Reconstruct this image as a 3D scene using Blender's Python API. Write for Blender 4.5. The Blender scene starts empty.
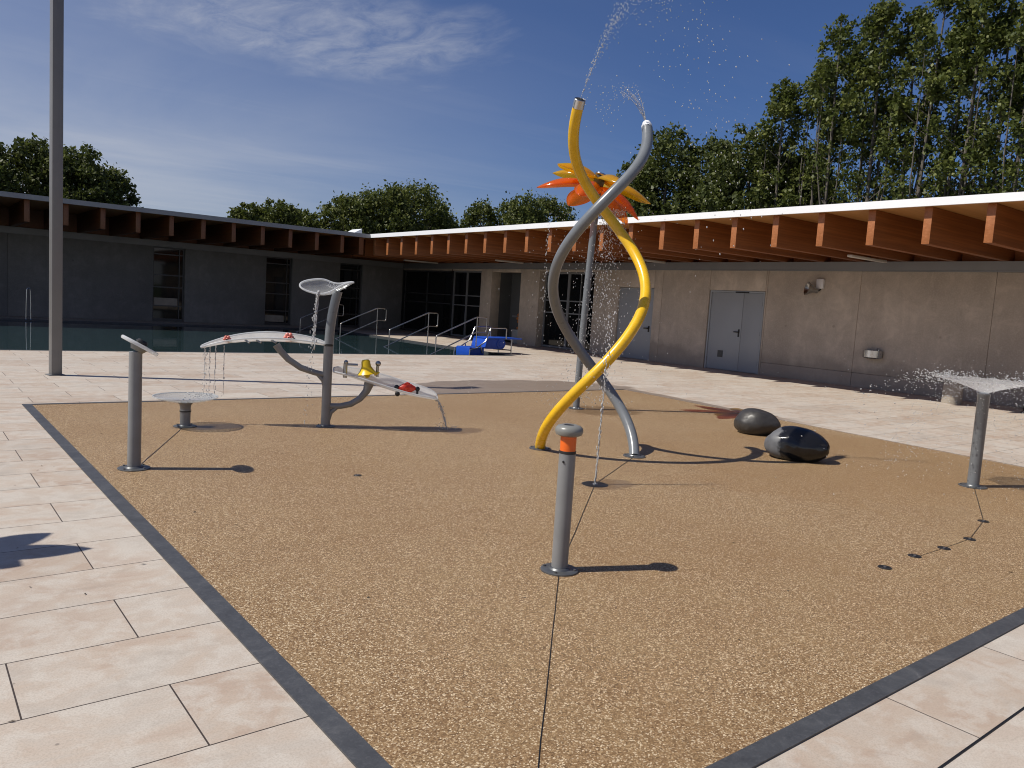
import bpy, bmesh, math, random
from mathutils import Vector, Matrix, noise
random.seed(11)
C = bpy.context.scene.collection
SC = bpy.context.scene
R = math.radians

# ------------------------------------------------------------------ materials
def new_mat(name):
    m = bpy.data.materials.new(name); m.use_nodes = True
    nt = m.node_tree; nt.nodes.clear()
    out = nt.nodes.new('ShaderNodeOutputMaterial')
    return m, nt, out

def N(nt, t, **kw):
    n = nt.nodes.new(t)
    for k, v in kw.items():
        if k in n.inputs.keys(): n.inputs[k].default_value = v
        else: setattr(n, k, v)
    return n

def L(nt, a, b): nt.links.new(a, b)

def mixc(nt, fac, a, b, blend='MIX'):
    m = N(nt, 'ShaderNodeMix', data_type='RGBA', blend_type=blend)
    for i, v in ((0, fac), (6, a), (7, b)):
        if hasattr(v, 'is_linked') or hasattr(v, 'links'): L(nt, v, m.inputs[i])
        elif isinstance(v, (int, float)): m.inputs[i].default_value = v
        else: m.inputs[i].default_value = (*v, 1) if len(v) == 3 else v
    return m.outputs[2]

def math_(nt, op, a, b=None, clamp=False):
    m = N(nt, 'ShaderNodeMath', operation=op); m.use_clamp = clamp
    for i, v in ((0, a), (1, b)):
        if v is None: continue
        if hasattr(v, 'links'): L(nt, v, m.inputs[i])
        else: m.inputs[i].default_value = v
    return m.outputs[0]

def ramp(nt, fac, stops, interp='LINEAR'):
    r = N(nt, 'ShaderNodeValToRGB'); cr = r.color_ramp; cr.interpolation = interp
    while len(cr.elements) < len(stops): cr.elements.new(0.5)
    for e, (p, c) in zip(cr.elements, stops):
        e.position = p; e.color = (*c, 1) if len(c) == 3 else c
    L(nt, fac, r.inputs[0]); return r.outputs[0]

def pos(nt): return N(nt, 'ShaderNodeNewGeometry').outputs['Position']

def tex_noise(nt, vec, scale, detail=4, rough=.55, dist=0):
    n = N(nt, 'ShaderNodeTexNoise', Scale=scale, Detail=detail, Roughness=rough, Distortion=dist)
    if vec is not None: L(nt, vec, n.inputs['Vector'])
    return n.outputs[0]

def vmap(nt, vec, scale=(1, 1, 1), loc=(0, 0, 0)):
    m = N(nt, 'ShaderNodeMapping'); m.inputs['Scale'].default_value = scale; m.inputs['Location'].default_value = loc
    L(nt, vec, m.inputs['Vector']); return m.outputs[0]

def bump(nt, h, strength, dist=.01):
    b = N(nt, 'ShaderNodeBump', Strength=strength, Distance=dist); L(nt, h, b.inputs['Height']); return b.outputs[0]

def bsdf(nt, out, color=None, rough=.5, metal=0, normal=None, **kw):
    p = N(nt, 'ShaderNodeBsdfPrincipled')
    for v, k in ((color, 'Base Color'), (rough, 'Roughness'), (metal, 'Metallic'), (normal, 'Normal')):
        if v is None: continue
        if hasattr(v, 'links'): L(nt, v, p.inputs[k])
        else: p.inputs[k].default_value = (*v, 1) if k == 'Base Color' else v
    for k, v in kw.items(): p.inputs[k.replace('_', ' ')].default_value = v
    L(nt, p.outputs[0], out.inputs['Surface']); return p

def simple(name, col, rough=.5, metal=0, var=.12, scale=6., bmp=0, **kw):
    m, nt, out = new_mat(name)
    P = N(nt, 'ShaderNodeTexCoord').outputs['Object']
    n = tex_noise(nt, P, scale, 5)
    dark = tuple(c * (1 - var) for c in col); lite = tuple(min(1, c * (1 + var)) for c in col)
    c = ramp(nt, n, [(.3, dark), (.7, lite)])
    r = math_(nt, 'ADD', math_(nt, 'MULTIPLY', tex_noise(nt, P, scale * 3, 3), .2), rough - .1)
    bsdf(nt, out, c, r, metal, bump(nt, tex_noise(nt, P, scale * 8, 3), bmp) if bmp else None, **kw)
    return m

M = {}
M['pipe_yellow'] = simple('pipe_yellow', (.74, .44, .010), .28, var=.09, scale=9., Coat_Weight=.3)
M['pipe_grey'] = simple('pipe_grey', (.155, .168, .182), .3, var=.06, Coat_Weight=.2)
M['post_grey'] = simple('post_grey', (.20, .205, .21), .38, var=.08)
M['head_grey'] = simple('head_grey', (.19, .192, .18), .32, var=.06)
M['ring_orange'] = simple('ring_orange', (.75, .13, .01), .35, var=.05)
M['rubber_black'] = simple('rubber_black', (.015, .015, .016), .45)
M['flange_metal'] = simple('flange_metal', (.13, .135, .14), .42, .6, var=.2)
M['drain_dark'] = simple('drain_dark', (.03, .03, .032), .4, .6)
M['steel'] = simple('steel', (.55, .56, .57), .22, 1., var=.05)
M['chrome_dull'] = simple('chrome_dull', (.4, .39, .37), .3, 1., var=.15)
M['fascia_white'] = simple('fascia_white', (.8, .81, .83), .45, var=.03, scale=1.2)
M['fascia_shaded'] = simple('fascia_shaded', (.26, .265, .275), .45, .2, var=.08, scale=1.2)  # left-wing fascia: its shade is put into this darker grey
M['band_grey'] = simple('band_grey', (.22, .225, .235), .5, .3, var=.08, scale=1.)
M['door_grey'] = simple('door_grey', (.31, .335, .36), .42, var=.03, scale=1.5)
M['frame_grey'] = simple('frame_grey', (.23, .24, .25), .4, .3, var=.04)
M['frame_dark'] = simple('frame_dark', (.07, .072, .075), .4, .3, var=.04)
M['lamp_pole'] = simple('lamp_pole', (.17, .17, .172), .45, .2, var=.06, scale=2)
M['blue_plastic'] = simple('blue_plastic', (.010, .065, .40), .38, var=.1)
M['bin_stone'] = simple('bin_stone', (.34, .30, .25), .8, var=.15, bmp=.3)
M['spinner_yellow'] = simple('spinner_yellow', (.75, .50, .01), .3, var=.05)
M['spinner_red'] = simple('spinner_red', (.70, .05, .02), .25, var=.08)
M['spinner_pink'] = simple('spinner_pink', (.72, .22, .17), .3, var=.2)
M['interior'] = simple('interior', (.10, .105, .105), .7, var=.1, scale=1)
M['cardboard'] = simple('cardboard', (.30, .31, .30), .6, var=.1)
M['cloth_orange'] = simple('cloth_orange', (.42, .15, .035), .8, var=.25, scale=14)
M['roofing'] = simple('roofing', (.30, .30, .31), .8, var=.1)
M['skylight'] = simple('skylight', (.78, .80, .82), .3, var=.03)
M['tube_light'] = simple('tube_light', (.55, .52, .48), .4, var=.05)
M['steel_strip'] = simple('steel_strip', (.75, .75, .74), .25, 1., var=.03)

def concrete(name, col, damp=0., lines=True):
    m, nt, out = new_mat(name)
    P = pos(nt)
    big = tex_noise(nt, P, .55, 5, .6)
    streak = tex_noise(nt, vmap(nt, P, (2.2, 2.2, .28)), 1.3, 6, .65)
    fine = tex_noise(nt, P, 26, 5, .7)
    c = mixc(nt, ramp(nt, big, [(.32, (0, 0, 0)), (.7, (1, 1, 1))]), tuple(v * .72 for v in col), tuple(v * 1.14 for v in col))
    c = mixc(nt, ramp(nt, streak, [(.42, (0, 0, 0)), (.70, (.45, .45, .45))]), c, tuple(v * .66 for v in col))
    mot = tex_noise(nt, P, 2.6, 7, .68, .5)
    c = mixc(nt, ramp(nt, mot, [(.40, (.45,) * 3), (.58, (0,) * 3)]), c, tuple(v * .66 for v in col))
    c = mixc(nt, ramp(nt, mot, [(.56, (0,) * 3), (.72, (.4,) * 3)]), c, tuple(min(1, v * 1.3) for v in col))
    c = mixc(nt, ramp(nt, fine, [(.45, (0, 0, 0)), (.75, (.35, .35, .35))]), c, tuple(min(1, v * 1.25) for v in col))
    # small form-tie marks
    vor = N(nt, 'ShaderNodeTexVoronoi', Scale=1.1); L(nt, P, vor.inputs['Vector'])
    spot = ramp(nt, vor.outputs['Distance'], [(.03, (1, 1, 1)), (.05, (0, 0, 0))])
    c = mixc(nt, math_(nt, 'MULTIPLY', spot, .5), c, tuple(v * .45 for v in col))
    if damp:
        z = N(nt, 'ShaderNodeSeparateXYZ'); L(nt, P, z.inputs[0])
        h = math_(nt, 'ADD', z.outputs[2], math_(nt, 'MULTIPLY', tex_noise(nt, vmap(nt, P, (1, 1.2, 1)), 1.2, 4), -.9))
        c = mixc(nt, ramp(nt, h, [(-.0, (damp,) * 3), (.22, (0, 0, 0))]), c, tuple(v * .5 for v in col))
    bsdf(nt, out, c, .78, 0, bump(nt, fine, .25, .004))
    return m
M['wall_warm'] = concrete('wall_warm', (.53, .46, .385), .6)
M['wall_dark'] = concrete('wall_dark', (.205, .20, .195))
M['pier'] = concrete('pier', (.50, .435, .36))

def wood(name, c1, c2, axis):
    m, nt, out = new_mat(name)
    P = N(nt, 'ShaderNodeTexCoord').outputs['Object']
    s = {'x': (.5, 14, 22), 'y': (14, .5, 22)}[axis]
    g = tex_noise(nt, vmap(nt, P, s), 1., 6, .6, .4)
    # laminations
    s3 = N(nt, 'ShaderNodeSeparateXYZ'); L(nt, P, s3.inputs[0])
    lam = math_(nt, 'FRACT', math_(nt, 'MULTIPLY', s3.outputs[2], 18.))
    lay = N(nt, 'ShaderNodeTexWhiteNoise', noise_dimensions='1D'); L(nt, math_(nt, 'FLOOR', math_(nt, 'MULTIPLY', s3.outputs[2], 18.)), lay.inputs['W'])
    c = ramp(nt, g, [(.3, c2), (.65, c1)])
    c = mixc(nt, math_(nt, 'MULTIPLY', lay.outputs[0], .35), c, tuple(v * .7 for v in c2))
    c = mixc(nt, ramp(nt, lam, [(.0, (.6,) * 3), (.08, (0, 0, 0))]), c, tuple(v * .5 for v in c2))
    nrm = N(nt, 'ShaderNodeSeparateXYZ'); L(nt, N(nt, 'ShaderNodeNewGeometry').outputs['Normal'], nrm.inputs[0])
    endf = math_(nt, 'GREATER_THAN', math_(nt, 'ABSOLUTE', nrm.outputs[{'x': 0, 'y': 1}[axis]]), .8)
    eg = tex_noise(nt, vmap(nt, P, (9, 9, 16)), 1.6, 6, .7)
    endc = ramp(nt, eg, [(.3, tuple(v * 1.0 for v in c1)), (.6, tuple(min(1, v * 1.25 + .015) for v in c1)), (.75, tuple(min(1, v * 1.7 + .05) for v in c1))])
    c = mixc(nt, endf, c, endc)
    bsdf(nt, out, c, .5, 0, bump(nt, g, .1, .003)); return m
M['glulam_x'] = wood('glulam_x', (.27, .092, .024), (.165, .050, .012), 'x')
M['glulam_y_shaded'] = wood('glulam_y_shaded', (.15, .052, .016), (.09, .030, .009), 'y')  # left-wing timber, same wood darkened in colour for the shade there
M['soffit'] = wood('soffit', (.50, .25, .08), (.39, .18, .052), 'x')

def glass_dark(name, col=(.006, .007, .008), rough=.04):
    m, nt, out = new_mat(name)
    P = pos(nt)
    bsdf(nt, out, col, rough, 0, bump(nt, tex_noise(nt, P, .6, 2), .03, .05), Specular_IOR_Level=.35); return m
M['glass'] = glass_dark('glass')

def acrylic(name, tint=(.93, .95, .96), body=.25, bodycol=(.75, .78, .8), ior=1.45):
    m, nt, out = new_mat(name)
    t = N(nt, 'ShaderNodeBsdfTransparent', Color=(*tint, 1))
    d = N(nt, 'ShaderNodeBsdfTranslucent', Color=(*bodycol, 1))
    d2 = N(nt, 'ShaderNodeBsdfDiffuse', Color=(*bodycol, 1))
    md = N(nt, 'ShaderNodeMixShader', Fac=.5); L(nt, d.outputs[0], md.inputs[1]); L(nt, d2.outputs[0], md.inputs[2])
    g = N(nt, 'ShaderNodeBsdfGlossy', Roughness=.14)
    P = N(nt, 'ShaderNodeTexCoord').outputs['Object']
    nz = tex_noise(nt, P, 7, 4)
    f = math_(nt, 'ADD', math_(nt, 'MULTIPLY', nz, body * .8), body * .6)
    m1 = N(nt, 'ShaderNodeMixShader'); L(nt, f, m1.inputs[0]); L(nt, t.outputs[0], m1.inputs[1]); L(nt, md.outputs[0], m1.inputs[2])
    lw = N(nt, 'ShaderNodeLayerWeight', Blend=.5)
    frs = math_(nt, 'ADD', math_(nt, 'MULTIPLY', math_(nt, 'POWER', lw.outputs['Facing'], 4.), .5 if ior > 1.2 else .08), .035 if ior > 1.2 else .01)
    m2 = N(nt, 'ShaderNodeMixShader'); L(nt, frs, m2.inputs[0]); L(nt, m1.outputs[0], m2.inputs[1]); L(nt, g.outputs[0], m2.inputs[2])
    L(nt, m2.outputs[0], out.inputs['Surface']); return m
M['acrylic'] = acrylic('acrylic')
M['acrylic_milky'] = acrylic('acrylic_milky', (.94, .95, .95), .55, (.92, .92, .92))
M['acrylic_rim'] = acrylic('acrylic_rim', (.9, .92, .93), .75, (.82, .84, .86))
M['petal_yellow'] = acrylic('petal_yellow', (1, .80, .16), .30, (1, .70, .05))
M['petal_orange'] = acrylic('petal_orange', (1, .52, .13), .32, (1, .30, .04))
M['sheet_water'] = acrylic('sheet_water', (.96, .97, .98), .42, (.9, .91, .92), 1.08)

def droplets():
    m, nt, out = new_mat('droplets')
    d = N(nt, 'ShaderNodeBsdfDiffuse', Color=(.95, .96, .97, 1))
    t = N(nt, 'ShaderNodeBsdfTranslucent', Color=(.9, .92, .95, 1))
    g = N(nt, 'ShaderNodeBsdfRefraction', IOR=1.33, Roughness=.02)
    gl = N(nt, 'ShaderNodeBsdfGlossy', Roughness=.12)
    a = N(nt, 'ShaderNodeMixShader', Fac=.5); L(nt, d.outputs[0], a.inputs[1]); L(nt, t.outputs[0], a.inputs[2])
    b = N(nt, 'ShaderNodeMixShader', Fac=.25); L(nt, a.outputs[0], b.inputs[1]); L(nt, g.outputs[0], b.inputs[2])
    fr = N(nt, 'ShaderNodeFresnel', IOR=1.33)
    c = N(nt, 'ShaderNodeMixShader'); L(nt, fr.outputs[0], c.inputs[0]); L(nt, b.outputs[0], c.inputs[1]); L(nt, gl.outputs[0], c.inputs[2])
    L(nt, c.outputs[0], out.inputs['Surface']); return m
M['droplets'] = droplets()

def paving():
    m, nt, out = new_mat('paving_stone')
    P = pos(nt)
    # rows .494 m deep along y, slabs .97 m long along x, half-bond
    b = N(nt, 'ShaderNodeTexBrick', Scale=1.0)
    b.offset = .5; b.offset_frequency = 2; b.squash = 1
    b.inputs['Brick Width'].default_value = .98; b.inputs['Row Height'].default_value = .494
    b.inputs['Mortar Size'].default_value = .0032; b.inputs['Mortar Smooth'].default_value = .1
    b.inputs['Color1'].default_value = (0, 0, 0, 1); b.inputs['Color2'].default_value = (1, 1, 1, 1)
    b.inputs['Mortar'].default_value = (.5, .5, .5, 1); b.inputs['Bias'].default_value = 0
    L(nt, vmap(nt, P, (1, 1, 1), (9.8 - .33, 9.88 - 3.046 + .494, 0)), b.inputs['Vector'])
    slab = N(nt, 'ShaderNodeSeparateColor'); L(nt, b.outputs['Color'], slab.inputs[0]); tint = slab.outputs[0]
    # shift noise per slab so veins stop at joints
    off = N(nt, 'ShaderNodeVectorMath', operation='SCALE'); off.inputs[0].default_value = (31., 17., 5.); L(nt, tint, off.inputs['Scale'])
    add = N(nt, 'ShaderNodeVectorMath', operation='ADD'); L(nt, P, add.inputs[0]); L(nt, off.outputs[0], add.inputs[1])
    Q = add.outputs[0]
    big = tex_noise(nt, vmap(nt, Q, (1., 1.6, 1)), 1.6, 6, .6, .8)
    mid = tex_noise(nt, Q, 7, 6, .65, .3)
    fine = tex_noise(nt, P, 120, 3, .7)
    c = ramp(nt, big, [(.26, (.33, .29, .25)), (.40, (.43, .375, .32)), (.52, (.44, .35, .275)), (.62, (.37, .26, .19)), (.72, (.43, .35, .285))])
    c = mixc(nt, ramp(nt, mid, [(.46, (0,) * 3), (.60, (.65,) * 3)]), c, (.54, .50, .445))
    c = mixc(nt, math_(nt, 'MULTIPLY', tint, .55), c, (.52, .475, .42))
    c = mixc(nt, ramp(nt, tint, [(.0, (.45,) * 3), (.45, (0,) * 3)]), c, (.37, .30, .245))
    c = mixc(nt, ramp(nt, fine, [(.36, (.42,) * 3), (.56, (0,) * 3)]), c, (.29, .245, .20))
    dirt = tex_noise(nt, P, .35, 5, .6)
    c = mixc(nt, ramp(nt, dirt, [(.5, (0,) * 3), (.75, (.35,) * 3)]), c, (.36, .32, .28))
    sp = N(nt, 'ShaderNodeTexVoronoi', Scale=3.3); L(nt, P, sp.inputs['Vector'])
    grime = tex_noise(nt, vmap(nt, P, (1, 2, 1)), 3.1, 7, .72, .5)
    c = mixc(nt, ramp(nt, grime, [(.56, (0,) * 3), (.72, (.38,) * 3)]), c, (.27, .225, .185))
    c = mixc(nt, ramp(nt, sp.outputs['Distance'], [(.018, (.6,) * 3), (.028, (0,) * 3)]), c, (.12, .10, .09))
    # damp patches next to the play surface: where spray lands
    s = N(nt, 'ShaderNodeSeparateXYZ'); L(nt, P, s.inputs[0]); x, y = s.outputs[0], s.outputs[1]
    wob = math_(nt, 'MULTIPLY', math_(nt, 'SUBTRACT', tex_noise(nt, P, 1.5, 4), .5), 1.4)
    ex = math_(nt, 'DIVIDE', math_(nt, 'SUBTRACT', x, 9.3), 2.7); ey = math_(nt, 'DIVIDE', math_(nt, 'SUBTRACT', y, 11.2), 1.45)
    d = math_(nt, 'ADD', math_(nt, 'SQRT', math_(nt, 'ADD', math_(nt, 'MULTIPLY', ex, ex), math_(nt, 'MULTIPLY', ey, ey))), math_(nt, 'MULTIPLY', wob, .3))
    w1 = ramp(nt, d, [(.92, (1,) * 3), (1.0, (0,) * 3)])
    e = math_(nt, 'SUBTRACT', x, math_(nt, 'ADD', math_(nt, 'MULTIPLY', y, .1155), 10.14))
    w2 = ramp(nt, math_(nt, 'ADD', e, math_(nt, 'MULTIPLY', wob, .18)), [(.30, (1,) * 3), (.36, (0,) * 3)])
    yl = ramp(nt, math_(nt, 'DIVIDE', y, 12), [(.52, (0,) * 3), (.62, (1,) * 3), (.93, (1,) * 3), (.96, (0,) * 3)])
    east = ramp(nt, math_(nt, 'ADD', e, .5), [(.3, (0,) * 3), (.4, (1,) * 3)])
    wet = math_(nt, 'MAXIMUM', w1, math_(nt, 'MULTIPLY', math_(nt, 'MULTIPLY', w2, east), yl))
    c = mixc(nt, math_(nt, 'MULTIPLY', wet, .85), c, (.23, .18, .145))
    c = mixc(nt, b.outputs['Fac'], c, (.05, .038, .032))
    rough = math_(nt, 'SUBTRACT', .62, math_(nt, 'MULTIPLY', wet, .3))
    h = math_(nt, 'SUBTRACT', math_(nt, 'MULTIPLY', fine, .12), b.outputs['Fac'])
    bsdf(nt, out, c, rough, 0, bump(nt, h, .35, .003), Specular_IOR_Level=.35)
    return m
M['paving'] = paving()

def resin():
    m, nt, out = new_mat('resin_gravel')
    P = pos(nt)
    v = N(nt, 'ShaderNodeTexVoronoi', Scale=165.); L(nt, P, v.inputs['Vector'])
    sc = N(nt, 'ShaderNodeSeparateColor'); L(nt, v.outputs['Color'], sc.inputs[0])
    c = ramp(nt, sc.outputs[0], [(.0, (.078, .045, .021)), (.2, (.198, .121, .058)), (.55, (.288, .184, .092)), (.8, (.41, .288, .160)), (.97, (.72, .59, .41))])
    edge = ramp(nt, v.outputs['Distance'], [(.5, (0,) * 3), (.8, (.65,) * 3)])
    c = mixc(nt, edge, c, (.10, .056, .028))
    v2 = N(nt, 'ShaderNodeTexVoronoi', Scale=52.); L(nt, P, v2.inputs['Vector'])
    s2 = N(nt, 'ShaderNodeSeparateColor'); L(nt, v2.outputs['Color'], s2.inputs[0])
    c = mixc(nt, ramp(nt, s2.outputs[1], [(.3, (0,) * 3), (1, (.26,) * 3)]), c, (.18, .105, .05))
    big = tex_noise(nt, P, .5, 6, .6)
    c = mixc(nt, ramp(nt, big, [(.42, (0,) * 3), (.68, (.30,) * 3)]), c, (.19, .105, .044))
    mid = tex_noise(nt, P, 2.7, 5, .65)
    c = mixc(nt, ramp(nt, mid, [(.45, (0,) * 3), (.75, (.22,) * 3)]), c, (.32, .23, .12))
    # damp zone under the spray on the far right
    s = N(nt, 'ShaderNodeSeparateXYZ'); L(nt, P, s.inputs[0])
    ex = math_(nt, 'DIVIDE', math_(nt, 'SUBTRACT', s.outputs[0], 8.6), 2.6); ey = math_(nt, 'DIVIDE', math_(nt, 'SUBTRACT', s.outputs[1], 4.4), 2.3)
    d = math_(nt, 'SQRT', math_(nt, 'ADD', math_(nt, 'MULTIPLY', ex, ex), math_(nt, 'MULTIPLY', ey, ey)))
    d = math_(nt, 'ADD', d, math_(nt, 'MULTIPLY', math_(nt, 'SUBTRACT', tex_noise(nt, P, 1.2, 5), .5), 1.2))
    wet = ramp(nt, d, [(.5, (.26,) * 3), (.86, (.20,) * 3), (.93, (.05,) * 3), (1.25, (0,) * 3)])
    c = mixc(nt, wet, c, (.22, .122, .046))
    ed = tex_noise(nt, P, 4.5, 5, .6)
    soak = None
    for (px, py, rx, ry) in ((5.32, 7.62, .34, .22), (5.0, 4.80, .30, .20), (2.72, 8.68, .42, .20), (8.6, 8.5, .75, .55)):
        ax_ = math_(nt, 'DIVIDE', math_(nt, 'SUBTRACT', s.outputs[0], px), rx); ay_ = math_(nt, 'DIVIDE', math_(nt, 'SUBTRACT', s.outputs[1], py), ry)
        q = math_(nt, 'ADD', math_(nt, 'ADD', math_(nt, 'MULTIPLY', ax_, ax_), math_(nt, 'MULTIPLY', ay_, ay_)), math_(nt, 'MULTIPLY', math_(nt, 'SUBTRACT', ed, .5), 2.0))
        soak = q if soak is None else math_(nt, 'MINIMUM', soak, q)
    sk = ramp(nt, soak, [(.5, (.5,) * 3), (1.05, (0,) * 3)])
    c = mixc(nt, sk, c, (.115, .066, .028))
    bsdf(nt, out, c, math_(nt, 'SUBTRACT', .58, math_(nt, 'MULTIPLY', sk, .5)), 0, bump(nt, v.outputs['Distance'], -.5, .004), Specular_IOR_Level=.3)
    return m
M['resin'] = resin()

def slate(name='slate'):
    m, nt, out = new_mat(name)
    P = pos(nt)
    a = tex_noise(nt, P, 5, 7, .7, 1.2); f = tex_noise(nt, P, 60, 4, .7)
    c = ramp(nt, a, [(.3, (.040, .041, .045)), (.55, (.058, .060, .065)), (.66, (.078, .079, .083)), (.76, (.17, .17, .17))])
    c = mixc(nt, ramp(nt, f, [(.5, (0,) * 3), (.75, (.3,) * 3)]), c, (.15, .15, .16))
    bsdf(nt, out, c, .5, 0, bump(nt, a, .3, .004)); return m
M['slate'] = slate()

def pool_water():
    m, nt, out = new_mat('pool_water')
    P = pos(nt)
    w = tex_noise(nt, vmap(nt, P, (1, 1.4, 1)), 1.6, 4, .55)
    bsdf(nt, out, (.022, .043, .048), .02, 0, bump(nt, w, .06, .03), IOR=1.33, Specular_IOR_Level=.5)
    return m
M['pool_water'] = pool_water()
M['pool_tile'] = simple('pool_tile', (.10, .25, .30), .4, var=.1, scale=3)

def grass():
    m, nt, out = new_mat('grass')
    P = pos(nt); n = tex_noise(nt, P, .8, 6, .6)
    bsdf(nt, out, ramp(nt, n, [(.3, (.035, .06, .018)), (.7, (.07, .09, .03))]), .9); return m
M['grass'] = grass()

def leaf(name, c1, c2, c3):
    m, nt, out = new_mat(name)
    g = N(nt, 'ShaderNodeNewGeometry')
    c = ramp(nt, g.outputs['Random Per Island'], [(0, c1), (.6, c2), (1, c3)])
    P = pos(nt); n = tex_noise(nt, P, 1.1, 3)
    c = mixc(nt, ramp(nt, n, [(.38, (.65,) * 3), (.55, (.0,) * 3)]), c, c1)
    c = mixc(nt, ramp(nt, n, [(.55, (.0,) * 3), (.72, (.6,) * 3)]), c, tuple(v * 1.15 for v in c3))
    d = N(nt, 'ShaderNodeBsdfPrincipled', Roughness=.5); L(nt, c, d.inputs['Base Color']); d.inputs['Specular IOR Level'].default_value = .25
    t = N(nt, 'ShaderNodeBsdfTranslucent'); L(nt, mixc(nt, .5, c, (.10, .13, .02)), t.inputs['Color'])
    mx = N(nt, 'ShaderNodeMixShader', Fac=.28); L(nt, d.outputs[0], mx.inputs[1]); L(nt, t.outputs[0], mx.inputs[2])
    L(nt, mx.outputs[0], out.inputs['Surface']); return m
M['leaf_dense'] = leaf('leaf_dense', (.042, .056, .016), (.078, .095, .026), (.14, .152, .042))
M['leaf_olive'] = leaf('leaf_olive', (.058, .076, .019), (.11, .128, .034), (.18, .185, .052))
M['leaf_tall'] = leaf('leaf_tall', (.055, .074, .018), (.105, .125, .030), (.18, .19, .048))
M['litter'] = simple('litter', (.055, .04, .025), .8, var=.4)
M['bark'] = simple('bark', (.11, .095, .078), .9, var=.3, scale=8, bmp=.5)

def rock(name, wet):
    m, nt, out = new_mat(name)
    P = N(nt, 'ShaderNodeTexCoord').outputs['Object']
    n = tex_noise(nt, P, 9, 6, .65)
    base = ramp(nt, n, [(.3, (.028, .026, .024)), (.7, (.048, .044, .040))])
    if wet:
        s = N(nt, 'ShaderNodeSeparateXYZ'); L(nt, P, s.inputs[0])
        x = math_(nt, 'ADD', s.outputs[0], math_(nt, 'MULTIPLY', math_(nt, 'SUBTRACT', tex_noise(nt, P, 7, 5), .5), .25))
        f = ramp(nt, math_(nt, 'ADD', x, .5), [(.32, (1,) * 3), (.36, (0,) * 3)])
        dryc = ramp(nt, n, [(.3, (.085, .088, .095)), (.7, (.13, .132, .14))])
        c = mixc(nt, f, (.009, .009, .010), dryc)
        r = math_(nt, 'ADD', math_(nt, 'MULTIPLY', f, .45), .13)
        bsdf(nt, out, c, r, 0, bump(nt, tex_noise(nt, P, 40, 3), .08, .004))
    else:
        bsdf(nt, out, base, .42, 0, bump(nt, tex_noise(nt, P, 40, 3), .12, .004))
    return m
M['rock_brown'] = rock('rock_brown', False)
M['rock_black'] = rock('rock_black', True)

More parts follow.
